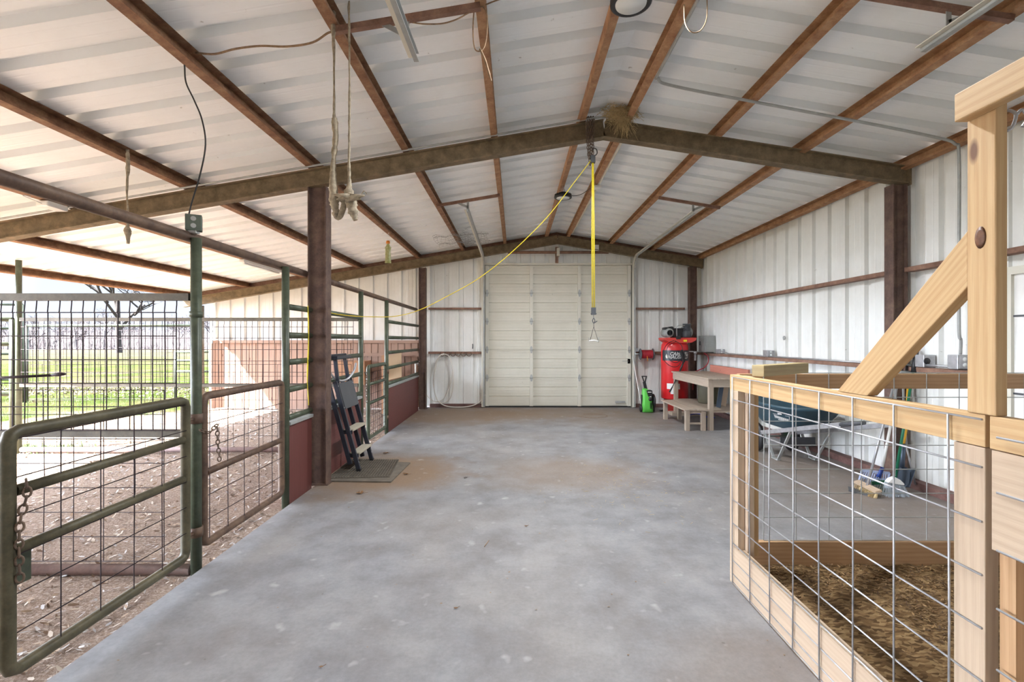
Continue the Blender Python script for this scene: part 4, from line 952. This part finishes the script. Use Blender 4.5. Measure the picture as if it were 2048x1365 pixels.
pu = MB(); pu.lathe((3.385, 9.2, 1.47), [(.075, 0), (.085, .02), (.085, .12), (.062, .135)] + [q for k in range(5) for q in ((.078, .14 + k * .022), (.078, .15 + k * .022), (.060, .152 + k * .022), (.060, .160 + k * .022))] + [(.08, .25), (.08, .275), (0, .275)], 24).done('pump', 'darkgrey', cp)
MB().lathe((3.43, 9.36, 1.58), [(.09, 0), (.135, .0), (.135, .03), (.09, .03)], 28, 'y').done('flywheel', 'panelgrey', cp)
MB().tube(curve([(3.17, 9.15, 1.50), (3.17, 9.15, 1.66), (3.20, 9.15, 1.705), (3.30, 9.15, 1.71), (3.36, 9.17, 1.70)], 5), .007, 8).done('discharge_tube', 'galvmat', cp)
MB().tube([(3.42, 9.20, 1.20), (3.60, 9.20, 1.19)], .013, 8).lathe((3.545, 9.17, 1.175), [(0, 0), (.03, .0), (.03, .02), (0, .02)], 18, 'y').box(3.53, 3.56, 9.18, 9.21, 1.02, 1.16).done('regulator', 'galv', cp)
MB().box(3.11, 3.19, 8.99, 9.03, 1.44, 1.50).done('pressure_switch', 'black', cp, bevel=.005)
MB().box(3.25, 3.31, 8.98, 9.02, 1.39, 1.43).done('plug', 'yellow', cp, bevel=.006)
tag(MB().tube(curve([P(1408, 706, 9.2), P(1416, 714, 9.15), P(1416, 726, 9.1), P(1408, 736, 9.1), P(1397, 741, 9.1), P(1388, 748, 9.15), P(1386, 780, 9.2)], 5), .009, 8).done('air_hose', 'redhose'), 'curved red air hose beside the compressor regulator', 'hose')
# pressure-washer lance and hose hanging on the tank
la = thing('spray_lance', (3.2, 8.97, 1.1), 'black spray gun and long lance hung with its hose on the red tank', 'spray gun')
MB().tube(curve([P(1366, 721, 8.96), P(1369, 712, 8.95), P(1365, 703, 8.95), P(1362, 702, 8.95)], 4), [.02] * 13, 8).bar(P(1361, 702, 8.94), P(1368, 725, 8.94), .05, .035).done('trigger_gun', 'black', la, bevel=.006)
MB().tube([P(1368, 722, 8.94), P(1360, 742, 8.92)], .017, 10).tube([P(1360, 742, 8.92), P(1343, 778, 8.90)], .008, 8).tube([P(1345, 774, 8.9), P(1339, 785, 8.9)], [.012, .017], 10).done('lance', 'black', la)
MB().tube(curve([P(1349, 681, 8.98), P(1335, 688, 8.97), P(1327, 703, 8.96), P(1329, 722, 8.95), P(1342, 733, 8.95), P(1355, 733, 8.95), P(1364, 722, 8.95)], 6), .006, 8).tube(curve([P(1352, 683, 8.97), P(1336, 693, 8.96), P(1334, 708, 8.95), P(1340, 721, 8.94), P(1352, 726, 8.94), P(1362, 720, 8.94)], 6), .006, 8).tube(curve([P(1350, 682, 8.98), P(1362, 690, 8.95), P(1366, 702, 8.95)], 6), .006, 8).done('hose', 'black', la)
# hose reel
hr = thing('hose_reel', (2.72, 9.72, 1.1), 'small black reel wound with red air hose on the back wall', 'reel')
for x in (2.60, 2.86): MB().lathe((x, 9.72, 1.13), [(0, 0), (.11, 0), (.118, .006), (.118, .012), (.11, .018), (0, .018)], 28, 'x').done('flange', 'darkgrey', hr)
mb = MB()
for k in range(11): mb.tube([(2.635 + k * .021, 9.72 + .082 * math.cos(a), 1.13 + .082 * math.sin(a)) for a in [2 * math.pi * q / 20 for q in range(20)]], .011, 6, closed=True)
mb.lathe((2.618, 9.72, 1.13), [(.07, 0), (.07, .24)], 20, 'x')
mb.done('wound_hose', 'redhose', hr)
MB().tube([(2.73, 9.64, 1.09), (2.735, 9.63, .99)], .009, 8).done('hose_end', 'orange', hr)
MB().tube([(2.50, 9.72, 1.135), (2.60, 9.72, 1.135)], .012, 8).box(2.84, 2.90, 9.72, 9.85, 1.10, 1.16).done('axle', 'galvmat', hr)
tag(MB().box(2.51, 2.585, 9.80, 9.84, 1.18, 1.26).done('wall_outlet_box', 'galv', bevel=.006), 'small square outlet box left of the hose reel', 'outlet')
# electrical panel
ep = thing('breaker_panel', (3.75, 9.3, 1.2), 'grey breaker panel on the right wall beside the compressor', 'panel')
MB().box(3.70, 3.885, 9.05, 9.42, 1.19, 1.51).done('cabinet', 'panelgrey', ep, bevel=.004)
pd_ = MB().box(3.692, 3.70, 9.09, 9.38, 1.22, 1.48).done('door', 'panelgrey', ep); MB().box(3.686, 3.692, 9.30, 9.34, 1.32, 1.40).done('latch', 'black', pd_)
# pressure washer
pw = thing('pressure_washer', (2.59, 9.2, 0), 'lime green and black pressure washer standing left of the red tank', 'pressure washer')
def sec(z, w_, d_, cx, cy=9.22): return [(cx + w_ / 2 * math.copysign(abs(math.cos(a)) ** .5, math.cos(a)), cy + d_ / 2 * math.copysign(abs(math.sin(a)) ** .5, math.sin(a)), z) for a in [2 * math.pi * k / 24 for k in range(25)]]
MB().grid([sec(.012, .001, .001, 2.61), sec(.012, .215, .20, 2.61), sec(.12, .21, .20, 2.605), sec(.25, .18, .18, 2.60), sec(.38, .15, .15, 2.585), sec(.45, .11, .12, 2.57), sec(.47, .06, .07, 2.55), sec(.47, .001, .001, 2.55)]).smooth().done('shell', 'lime', pw)
MB().prism([(2.57, 9.105, .44), (2.68, 9.105, .44), (2.685, 9.105, .33), (2.64, 9.105, .30), (2.60, 9.105, .33)], (0, .16, 0)).done('top_insert', 'black', pw, bevel=.008)
MB().lathe((2.645, 9.10, .265), [(0, 0), (.032, 0), (.036, .02), (.036, .05), (0, .05)], 20, 'y').done('dial', 'black', pw)
mb = MB()
for k in range(5): mb.box(2.635, 2.68, 9.095, 9.12, .09 + k * .026, .10 + k * .026)
mb.done('vents', 'black', pw)
MB().bar((2.60, 9.24, .40), (2.555, 9.24, .60), .055, .035, (0, 1, 0)).bar((2.555, 9.24, .59), (2.515, 9.24, .705), .022, .03, (0, 1, 0)).bar((2.575, 9.24, .59), (2.60, 9.24, .705), .022, .03, (0, 1, 0)).box(2.505, 2.61, 9.225, 9.255, .695, .715).done('handle', 'black', pw, bevel=.004)
MB().lathe((2.705, 9.24, .22), [(0, 0), (.08, 0), (.14, .01), (.14, .04), (.08, .05), (0, .05)], 26, 'x').done('hose_drum', 'black', pw)
for x in (2.47, 2.71): MB().lathe((x, 9.24, .075), [(0, 0), (.06, 0), (.075, .008), (.075, .035), (.06, .04), (0, .04)], 22, 'x').done('wheel', 'black', pw)
MB().box(2.50, 2.54, 9.2, 9.28, .05, .34).done('back_frame', 'black', pw)
MB().box(2.59, 2.66, 9.10, 9.106, .40, .415).box(2.625, 2.655, 9.095, 9.105, .312, .325).done('badge', 'white', pw)
tag(MB().tube([P(1265, 712, 9.80), P(1284, 820, 9.33)], .010, 8).done('white_pole', 'white'), 'thin white pole leaning in the corner right of the overhead door', 'pole')

# work table
def table(name, x0, x1, y0, y1, z, th, leg, label, mat, apr=0, shelf=None):
    t = thing(name, ((x0 + x1) / 2, (y0 + y1) / 2, 0), label, 'table' if apr else 'bench')
    n = 4 if x1 - x0 > .5 else 2; wv = (x1 - x0) / n
    for k in range(n): MB().box(x0 + k * wv, x0 + (k + 1) * wv - .005, y0, y1, z - th, z - random.uniform(0, .003)).done('top_board', mat, t, bevel=.002)
    i = .03
    for lx, ly in ((x0 + i, y0 + i), (x1 - i - leg, y0 + i), (x0 + i, y1 - i - leg), (x1 - i - leg, y1 - i - leg)):
        MB().box(lx, lx + leg, ly, ly + leg, 0, z - th).done('leg', mat, t, bevel=.002)
    if apr:
        MB().box(x0 + i - .012, x0 + i, y0 + i, y1 - i, z - th - apr, z - th).box(x0 + i + leg, x1 - i - leg, y0 + i, y0 + i + .02, z - th - apr, z - th).done('apron', mat, t)
    else:
        MB().box(x0 + i + leg, x1 - i - leg, y0 + i + .02, y0 + i + .04, z - th - .05, z - th).box(x0 + i + leg, x1 - i - leg, y0 + i + .02, y0 + i + .04, .10, .13).done('apron', mat, t)
    if shelf: MB().box(x0 + i + .02, x1 - i, y0 + i + .02, y1 - i - .02, shelf - .02, shelf).done('shelf', mat, t)
    return t
tb = table('work_table', 3.02, 3.76, 7.30, 9.02, .825, .025, .07, 'weathered wooden work table against the right wall', 'greywood', .12, .30)
bn = table('wooden_bench', 2.64, 3.015, 7.27, 8.45, .345, .025, .065, 'low weathered wooden bench in front of the work table', 'greywood')
tag(MB().bar((3.74, 8.92, .89), (3.68, 7.34, .89), .03, .13, (0, 0, 1)).done('red_board', 'redboard', bevel=.002), 'long faded red board standing on edge on the work table', 'board')
for q, (x, y, wv, m_, lb) in enumerate(((3.52, 7.9, .09, 'pale', 'pale board leaning under the work table'), (3.36, 7.72, .07, 'steelblue', 'blue grey sheet edge leaning under the work table'), (3.62, 7.6, .08, 'galv', 'narrow grey plank leaning under the work table'))):
    tag(MB().bar((x, y, .31), (x + .12, y + .1, .79), wv, .02, (0, 1, 0)).done('stored_board', m_), lb, 'board')
dr = thing('round_drum', (3.46, 8.35, .301), 'dull green brown drum stored under the work table', 'drum')
MB().lathe((3.46, 8.35, .301), [(0, 0), (.17, 0), (.18, .02), (.18, .38), (.17, .40), (0, .40)], 30).done('drum_body', simple('drum_green', (.10, .09, .055), .6), dr)
MB().tube([(3.46 + .183 * math.cos(a), 8.35 + .183 * math.sin(a), .66) for a in [2 * math.pi * k / 28 for k in range(28)]], .009, 6, closed=True).done('rim', 'brownpipe', dr)
tag(MB().tube(curve([P(1376, 832, 8.2), P(1390, 828, 8.3), P(1402, 829, 8.2), P(1412, 834, 8.0), P(1430, 836, 7.9)], 6), .010, 8).done('blue_hose', 'bluehose'), 'blue hose lying on the floor behind the low bench', 'hose')
tag(MB().box(2.95, 3.6, 8.75, 9.0, .0, .06).done('floor_plank', 'greywood', bevel=.003), 'weathered plank on the floor behind the low bench', 'plank')
# outlet boxes on the lower girt
def wallbox(y, w_, z0, z1, label, kind):
    t = thing('round_outlet_box', (3.82, y, z0), label, 'outlet')
    MB().box(3.775, 3.885, y - w_ / 2, y + w_ / 2, z0, z1).done('box_body', 'galv', t, bevel=.006)
    zc = (z0 + z1) / 2
    if kind == 'twist':
        MB().lathe((3.80, y - w_ / 2 - .006, zc), [(0, 0), (.03, 0), (.03, .006), (0, .006)], 20, 'y').done('receptacle', 'black', t)
    else:
        cv_ = MB().box(3.785, 3.875, y - w_ / 2 - .004, y - w_ / 2, z0 + .012, z1 - .012).done('cover_plate', 'galv', t)
        for dz in (-.025, .025): MB().lathe((3.83, y - w_ / 2 - .007, zc + dz), [(0, 0), (.018, 0), (.018, .004), (0, .004)], 14, 'y').done('receptacle', 'lens', cv_)
wallbox(4.36, .10, 1.17, 1.285, 'square outlet box with a black round socket right of the broom handles', 'twist')
wallbox(4.03, .10, 1.17, 1.295, 'square outlet box with a double socket at the foot of the wall conduit', 'duplex')
tag(MB().tube([(3.80, 4.31, 1.19), (3.80, 4.08, 1.19)], .012, 8).done('conduit_stub', 'galv'), 'short conduit joining the two square outlet boxes', 'conduit')
wallbox(7.05, .13, 1.17, 1.27, 'silver outlet box midway along the lower girt above the red board', 'duplex')
wallbox(8.72, .14, 1.17, 1.255, 'silver outlet box on the lower girt near the breaker panel', 'duplex')
tag(MB().tube(curve([(3.80, 8.65, 1.18), (3.80, 8.4, 1.195), (3.80, 8.2, 1.18), (3.80, 7.1, 1.178)], 5), .010, 8).tube([(3.80, 6.98, 1.178), (3.80, 4.7, 1.176)], .010, 8).done('steel_conduit', 'galv'), 'thin conduit lying along the lower right girt', 'conduit')
tag(MB().lathe((3.895, 6.75, 1.455), [(0, 0), (.028, 0), (.03, -.01), (.018, -.014), (0, -.012)], 18, 'x').done('wall_plug', 'galvmat'), 'round metal disc on the right wall above the outlet boxes', 'disc')

# ================================================================ WHEELBARROW
wb = thing('wheelbarrow', (3.35, 5.6, 0), 'blue plastic yard wheelbarrow with grey frame behind the pen mesh', 'wheelbarrow')
def tubsec(z, x0, x1, y0, y1, p=.45, n=40):
    cx, cy, a_, b_ = (x0 + x1) / 2, (y0 + y1) / 2, (x1 - x0) / 2, (y1 - y0) / 2
    return [(cx + a_ * math.copysign(abs(math.cos(t)) ** p, math.cos(t)), cy + b_ * math.copysign(abs(math.sin(t)) ** p, math.sin(t)), z) for t in [2 * math.pi * k / n for k in range(n + 1)]]
out = [tubsec(.385, 3.14, 3.50, 5.35, 5.95, .6), tubsec(.40, 3.10, 3.54, 5.28, 6.0, .6), tubsec(.50, 3.03, 3.61, 5.16, 6.12, .6), tubsec(.64, 2.96, 3.68, 5.06, 6.22, .6), tubsec(.655, 2.935, 3.705, 5.03, 6.25, .6), tubsec(.675, 2.935, 3.705, 5.03, 6.25, .6), tubsec(.675, 2.965, 3.675, 5.07, 6.21, .6), tubsec(.50, 3.05, 3.59, 5.19, 6.09, .6), tubsec(.41, 3.12, 3.52, 5.32, 5.97, .6), tubsec(.405, 3.32, 3.321, 5.6, 5.601, .6)]
MB().grid([[(3.32, 5.65, .385)] * 41] + out).smooth().done('tub', 'blue', wb)
LH = lambda y, x0, x1: Vector((x0 + (x1 - x0) * (5.95 - y) / 1.65, y, .24 + (5.95 - y) / 1.65 * .42))
for x0_, x1_ in ((3.10, 3.20), (3.54, 3.70)):
    hb_ = MB().bar(LH(5.95, x0_, x1_), LH(4.55, x0_, x1_), .035, .05).done('handle_bar', 'galv', wb, bevel=.004)
    MB().tube([LH(4.56, x0_, x1_), LH(4.28, x0_, x1_)], [.024, .020], 12).done('grip', 'darkgrey', hb_)
    a_, b_, c_, d_ = LH(5.80, x0_, x1_), LH(5.60, x0_, x1_), LH(5.48, x0_, x1_), LH(5.30, x0_, x1_)
    MB().bar(a_, (a_.x, 5.62, .02), .03, .014, (0, 1, .3)).bar((a_.x, 5.63, .008), (a_.x, 5.50, .008), .04, .012).bar((a_.x, 5.51, .02), d_, .03, .014, (0, 1, .3)).done('leg', 'galvmat', wb)
    tr_ = MB().lathe((x0_ - .02, 6.02, .185), [(0, 0), (.10, 0), (.15, -.005), (.183, .012), (.183, .048), (.15, .065), (.10, .06), (0, .06)], 30, 'x').done('tire', 'black', wb)
    MB().lathe((x0_ - .03, 6.02, .185), [(0, 0), (.09, 0), (.095, .08), (0, .08)], 24, 'x').done('hub', 'dgreen', tr_)
MB().box(3.14, 3.56, 5.53, 5.545, .16, .27).done('cross_plate', 'darkgrey', wb, bevel=.004)
MB().tube([(3.05, 6.02, .185), (3.62, 6.02, .185)], .012, 8).bar((3.12, 5.9, .25), (3.12, 6.02, .185), .03, .03).bar((3.56, 5.9, .25), (3.56, 6.02, .185), .03, .03).done('axle', 'galvmat', wb)
def tubside(u, z):    # near-left flank of the tub
    y = 5.62 - u; t_ = (z - .40) / .24
    x = 3.10 - .14 * t_
    return x, y, z
mb = MB()
def lb_(u0, u1, z0, z1, o=-.012):
    q = [tubface(u0, z0), tubface(u1, z0), tubface(u1, z1), tubface(u0, z1)]; mb.bm.faces.new([mb.bm.verts.new(p) for p in q])
def tubface(u, z):    # u = superellipse parameter angle in degrees on the rim between the -x side and the -y end
    t_ = (z - .40) / .25; x0 = 3.10 - .165 * t_; x1 = 3.54 + .165 * t_; y0 = 5.28 - .25 * t_; y1 = 6.0 + .25 * t_
    cx, cy, a_, b_ = (x0 + x1) / 2, (y0 + y1) / 2, (x1 - x0) / 2 + .006, (y1 - y0) / 2 + .006
    c_, s_ = math.cos(R(u)), math.sin(R(u))
    return Vector((cx + a_ * math.copysign(abs(c_) ** .6, c_), cy + b_ * math.copysign(abs(s_) ** .6, s_), z))
for k in range(14): lb_(195 + k * 2.2, 196.6 + k * 2.2, .525 - k * .002, .56 - k * .002)
for k in range(5): lb_(201 + k * 2.6, 203 + k * 2.6, .50, .512)
lb_(194, 228, .568, .573); lb_(204, 212, .575, .595); lb_(208, 210, .595, .605); lb_(226.5, 227.5, .50, .57); lb_(194, 227, .517, .520)
mb.done('logo', 'white', wb)
mb = MB(); q = [tubface(u, z) for u, z in ((296, .52), (303, .52), (303, .60), (296, .60))]; mb.bm.faces.new([mb.bm.verts.new(p) for p in q]); mb.done('sticker', 'label', wb)

# ================================================================ YARD TOOLS by the right column
t = thing('push_broom', (3.26, 4.33, 0), 'push broom with a wooden block head, foremost of the yard tools', 'broom')
blk = MB().bar((3.275, 4.48, .065), (3.25, 4.17, .065), .055, .022, (-.35, 0, 1)).done('block', 'pale', t, bevel=.003)
mb = MB()
for k in range(120):
    f = random.random(); o = random.uniform(-.022, .022); p = Vector((3.275 - .025 * f + o, 4.47 - .29 * f, .056)); mb.tube([p, p + Vector((-.02 + o * .5, random.uniform(-.008, .008), -.054))], .0022, 3, caps=False)
mb.done('bristles', 'straw', blk)
MB().tube([(3.265, 4.33, .07), (3.68, 4.50, 1.10)], .0115, 10).done('handle', 'galv', t)
t = thing('bedding_fork', (3.44, 4.5, 0), 'blue and white plastic bedding fork leaning behind the push broom', 'fork')
mb = MB(); fo, fu, fv = Vector((3.40, 4.36, .03)), Vector((.55, .62, .0)).normalized(), Vector((.28, .0, .95)).normalized()
fo = Vector((3.30, 4.50, .02)); fu = Vector((1, -.45, 0)).normalized()
for k in range(13): mb.tube([fo + fu * .018 * k, fo + fu * (.018 * k) + fv * .09, fo + fu * (.018 * k + (6 - k) * .002) + fv * .155], [.003, .005, .006], 5)
mb.bar(fo + fv * .15, fo + fu * .216 + fv * .15, .012, .022).bar(fo + fv * .085, fo + fu * .216 + fv * .085, .008, .010).bar(fo, fo + fv * .15, .02, .006).bar(fo + fu * .216, fo + fu * .216 + fv * .15, .02, .006)
mb.done('tines', simple('pale_blue_plastic', (.36, .42, .60), .4), t)
MB().tube([fo + fu * .14 + fv * .10, fo + fu * .15 + fv * .20], [.022, .015], 10).done('socket', simple('blue_plastic', (.03, .07, .32), .4), t)
MB().tube([fo + fu * .15 + fv * .19, (3.59, 4.46, .62)], .0125, 10).done('handle', 'white', t); MB().tube([(3.59, 4.46, .60), (3.66, 4.50, .86)], .017, 10).done('grip', 'darkgrey', t)
MB().tube([(3.66, 4.50, .86), (3.72, 4.53, 1.10)], .0125, 10).done('upper_handle', 'galv', t)
t = thing('angle_broom', (3.42, 4.22, 0), 'upright broom with a white cap and grey bristles among the yard tools', 'broom')
MB().prism([(3.385, 4.235, .125), (3.535, 4.235, .100), (3.535, 4.235, .115), (3.50, 4.235, .150), (3.455, 4.235, .175), (3.41, 4.235, .155)], (0, .05, 0)).done('cap', 'white', t, bevel=.006)
mb = MB()
for k in range(230):
    u = random.random(); p = Vector((3.38 + .16 * u, 4.26 + random.uniform(-.02, .02), .125 - .03 * u)); mb.tube([p, p + Vector(((u - .45) * .05, random.uniform(-.05, .01), -p.z + .004))], .0018, 3, caps=False)
mb.done('bristles', simple('grey_bristle', (.42, .47, .52), .6), t)
MB().tube([(3.46, 4.262, .18), (3.52, 4.33, .55), (3.66, 4.49, 1.16)], .011, 10).done('handle', 'galv', t)
t = thing('green_handled_rake', (3.5, 4.33, 0), 'tool with a green fibreglass handle and black grip standing by the column', 'rake')
MB().tube([P(1790, 960, 4.33), P(1830, 722, 4.45)], .0125, 10).done('handle', 'gripgreen', t)
MB().tube([P(1827, 745, 4.43), P(1833, 702, 4.46)], [.021, .020], 12).done('grip', 'black', t)
mb = MB(); hp = P(1790, 958, 4.33)
mb.bar(hp + Vector((-.17, .06, -.06)), hp + Vector((.03, .0, -.02)), .02, .03)
for k in range(14): p = hp + Vector((-.17 + .014 * k, .06 - .004 * k, -.065 + .003 * k)); mb.tube([p, Vector((p.x - .01, p.y - .04, .006))], .003, 4)
mb.done('head', 'dgreen', t)
t = thing('garden_shovel', (3.72, 4.45, 0), 'shovel with a yellow and dark blue handle behind the green handled tool', 'shovel')
MB().tube([P(1806, 892, 4.44), P(1813, 845, 4.46)], .016, 10).tube([P(1813, 845, 4.46), P(1817, 770, 4.50)], .014, 10).done('handle', 'gripyellow', t)
MB().tube([P(1803, 940, 4.43), P(1807, 888, 4.44)], [.022, .020], 12).done('socket', 'steelblue', t)
rows = [[P(1803 + dx * wd, 938 + dy, 4.42 - dz - .03 * (dx * dx)) for dx in (-1, -.5, 0, .5, 1)] for dy, wd, dz in ((-3, 8, 0), (2, 16, .01), (18, 17, .03), (32, 14, .05), (40, 5, .06))]
MB().grid(rows).smooth().done('blade', 'steelblue', t, solid=.004)
t = thing('steel_spade', (3.78, 4.42, 0), 'thin blue grey steel tool shaft leaning toward the wall, rightmost of the yard tools', 'spade')
MB().tube([P(1813, 895, 4.47), P(1831, 970, 4.42)], .008, 8).done('shaft', 'galv', t)
MB().bar(P(1820, 938, 4.44), P(1808, 975, 4.36), .10, .006, (1, .3, 0)).done('blade', 'steelblue', t)
MB().tube([P(1813, 895, 4.47), P(1808, 830, 4.50), P(1806, 760, 4.53)], .010, 8).done('handle', 'galvmat', t)
t = thing('bar_clamp', (3.76, 4.5, 1.2), 'dark bar clamp hanging behind the black broom grip', 'clamp')
MB().bar(P(1812, 770, 4.50), P(1815, 695, 4.50), .022, .008, (0, 1, 0)).done('bar', 'black', t)
MB().bar(P(1797, 727, 4.49), P(1822, 731, 4.49), .018, .018).tube([P(1800, 745, 4.49), P(1822, 745, 4.49)], .014, 8).done('jaw', 'panelgrey', t)
MB().bar(P(1804, 727, 4.50), P(1806, 700, 4.50), .05, .03, (0, 1, 0)).done('handle', 'black', t)
tag(mat_([(3.13, 4.38), (3.22, 4.24), (3.33, 4.28), (3.21, 4.50)], .001, .012, 'm', 'black', 'x').done('dust_pan', 'darkgrey'), 'flat dark dustpan on the floor beside the push broom head', 'dustpan')

# ================================================================ FLOOR LITTER
def leaf(px, py, s_, label, mat='leaf'):
    z = CAMH * F / (py - PY); c_ = Vector(((px - PX) * z / F, z, .004)); mb = MB()
    n = 11; a0 = random.uniform(0, 6)
    pts = []
    for k in range(n * 2):
        a = a0 + math.pi * k / n; r_ = s_ * (1 if k % 4 == 0 else .45 if k % 2 else .75) * random.uniform(.75, 1.1)
        pts.append(c_ + Vector((math.cos(a) * r_, math.sin(a) * r_ * .7, random.uniform(0, s_ * .35))))
    cv = mb.bm.verts.new(c_ + Vector((0, 0, .004))); vs = [mb.bm.verts.new(p) for p in pts]
    for i in range(len(vs)): mb.bm.faces.new((cv, vs[i], vs[(i + 1) % len(vs)]))
    mb.tube([c_, c_ + Vector((s_ * 1.3, .01, .006))], .0012, 4)
    tag(mb.done('dry_leaf', mat, recalc=False), label, 'leaf', 'dry leaves on the concrete')
leaf(720, 988, .055, 'curled tan leaf on the concrete nearest the dark column base')
leaf(812, 950, .04, 'dry brown leaf touching the right side of the rubber mats')
leaf(771, 908, .05, 'dark leaf on the floor behind the rubber mats')
leaf(931, 957, .032, 'grey crumpled leaf on the floor right of the rubber mats', 'twig')
leaf(911, 1219, .017, 'small orange brown leaf scrap in the foreground concrete')
leaf(642, 1337, .014, 'brown leaf scrap at the bottom edge of the photo')
leaf(1052, 1054, .018, 'pale leaf scrap near the middle of the concrete')
tag(MB().tube([(-.21, 3.20, .004), (-.185, 3.30, .004)], .003, 5).done('twig', 'twine'), 'short brown twig on the middle of the concrete floor', 'twig')
mb = MB()
for _ in range(170):
    x, y = random.gauss(1.0, .35), random.gauss(4.55, .42); a = random.uniform(0, math.pi); L = random.uniform(.01, .045)
    if -1.5 < x < 2.4 and y > 3.4: mb.tube([(x, y, .003), (x + L * math.cos(a), y + L * math.sin(a), .003 + random.uniform(0, .006))], .0011, 3, caps=False)
tag(mb.done('hay_bits', 'straw'), 'scattered pale hay bits on the concrete left of the pen corner', 'hay', kind='stuff')
mb = MB()
for _ in range(260):
    y = random.uniform(1.9, 9.5); x = random.uniform(-1.9, 3.4); L = random.uniform(.003, .009); a = random.uniform(0, 6)
    c_ = Vector((x, y, .002)); mb.bm.faces.new([mb.bm.verts.new(c_ + Vector((math.cos(a + q) * L, math.sin(a + q) * L * .6, random.uniform(0, .003)))) for q in (0, 1.7, 3.1, 4.6)])
tag(mb.done('floor_debris', 'twine', recalc=False), 'tiny dark crumbs of dirt scattered over the concrete', 'debris', kind='stuff')
mb = MB(); mb.tube([(1.45 + .28 * math.cos(a), 8.75 + .22 * math.sin(a), .004) for a in [R(q) for q in range(-160, 130, 10)]], .003, 5)
tag(mb.done('floor_wire', 'twine'), 'thin curl of wire lying on the floor before the overhead door', 'wire')

# ================================================================ FIELD AND TREES
def tree_mesh(h, r, depth, seed, spread=.55, mat='bark', first=.35):
    rnd = random.Random(seed); mb = MB()
    def grow(p, d_, L, r_, k):
        q = p + d_ * L; mid = (p + q) / 2 + Vector([rnd.uniform(-.06, .06) * L for _ in range(3)])
        mb.tube([p, mid, q], [r_, r_ * .85, r_ * .68], 6 if k > 2 else 3, caps=False)
        if k == 0: return
        for _ in range(3 if k > 1 else 4):
            a = Vector((rnd.gauss(0, 1), rnd.gauss(0, 1), rnd.gauss(.25, .6))).normalized()
            nd = (d_ * (1 - spread) + a * spread + Vector((0, 0, .12))).normalized()
            s_ = rnd.uniform(.4, 1); grow(p.lerp(q, s_), nd, L * rnd.uniform(.6, .8), r_ * rnd.uniform(.5, .66), k - 1)
    grow(Vector((0, 0, 0)), Vector((rnd.uniform(-.05, .05), 0, 1)).normalized(), h * first, r, depth)
    me_o = mb.done('tmp', mat, origin=(0, 0, 0)); me = me_o.data; bpy.data.objects.remove(me_o); return me
big = bpy.data.objects.new('bare_tree', tree_mesh(13, .30, 5, 3, .6, 'bark', .5)); COL.objects.link(big)
big.location = (-46.2, 54.5, -.1); tag(big, 'large bare tree with a dark trunk standing alone in the field', 'tree')
protos = [tree_mesh(9, .16, 4, 20 + i, .55, 'twig', .36) for i in range(5)]
k = 0
for i in range(64):
    y = random.uniform(70, 96); x = -y * random.uniform(.60, 1.18)
    o = bpy.data.objects.new('bare_tree', protos[i % 5]); COL.objects.link(o)
    o.location = (x, y, -.1); o.rotation_euler = (0, 0, random.uniform(0, 6)); s_ = random.uniform(.55, .95); o.scale = (s_, s_, s_)
    tag(o, 'grey bare tree in the wood along the far edge of the field', 'tree', 'bare trees in the far wood')
mb = MB()
for i in range(9000):
    y = random.uniform(74, 92); x = -y * random.uniform(.55, 1.25); h_ = random.uniform(.8, 3.2); w2 = random.uniform(.02, .07); a = random.uniform(-.35, .35)
    mb.bm.faces.new([mb.bm.verts.new(q) for q in ((x - w2, y, -.05), (x + w2, y, -.05), (x + a * h_ + w2 * .3, y, h_), (x + a * h_ - w2 * .3, y, h_))])
tag(mb.done('brushwood', 'twig', recalc=False), 'grey brown brushwood thicket below the far trees', 'brush', kind='stuff')
mb = MB()
for i in range(5000):
    y = 9 + 24 * random.random() ** 1.6; x = random.uniform(-1.2 * y - 2, -.62 * y - 1); h_ = random.uniform(.03, .10); w2 = .006; a = random.uniform(-.05, .05)
    if x > -8 and y < 9.6: continue
    mb.bm.faces.new([mb.bm.verts.new(q) for q in ((x - w2, y, -.05), (x + w2, y, -.05), (x + a, y + random.uniform(-.03, .03), -.05 + h_))])
for k_ in range(7):
    cx, cy = ((-6.3, 6.2), (-6.75, 6.4), (-6.1, 6.35), (-8.5, 8.4), (-9.5, 9.0), (-7.4, 9.2), (-10, 7.5))[k_]
    for i in range(160):
        x, y = random.gauss(cx, .16), random.gauss(cy, .12); h_ = random.uniform(.03, .09); a = random.uniform(-.03, .03)
        mb.bm.faces.new([mb.bm.verts.new(q) for q in ((x - .005, y, -.05), (x + .005, y, -.05), (x + a, y, -.05 + h_))])
tag(mb.done('grass_tufts', simple('grass_blades', (.06, .11, .02), .8, 0, .3, 1), recalc=False), 'short green grass tufts in the sunlit yard', 'grass', kind='stuff')
mb = MB()
for i in range(1500):
    y = random.gauss(13.5, .8); x = -y * random.uniform(.66, 1.15); L = random.uniform(.015, .045); a = random.uniform(0, 6)
    mb.bm.faces.new([mb.bm.verts.new(Vector((x, y, -.04)) + Vector((math.cos(a + q) * L, math.sin(a + q) * L * .5, random.uniform(0, .05)))) for q in (0, 1.6, 3.1, 4.7)])
tag(mb.done('leaf_litter', simple('litter', (.16, .12, .08), .9), recalc=False), 'strip of pale fallen leaves lying across the grass', 'leaves', kind='stuff')
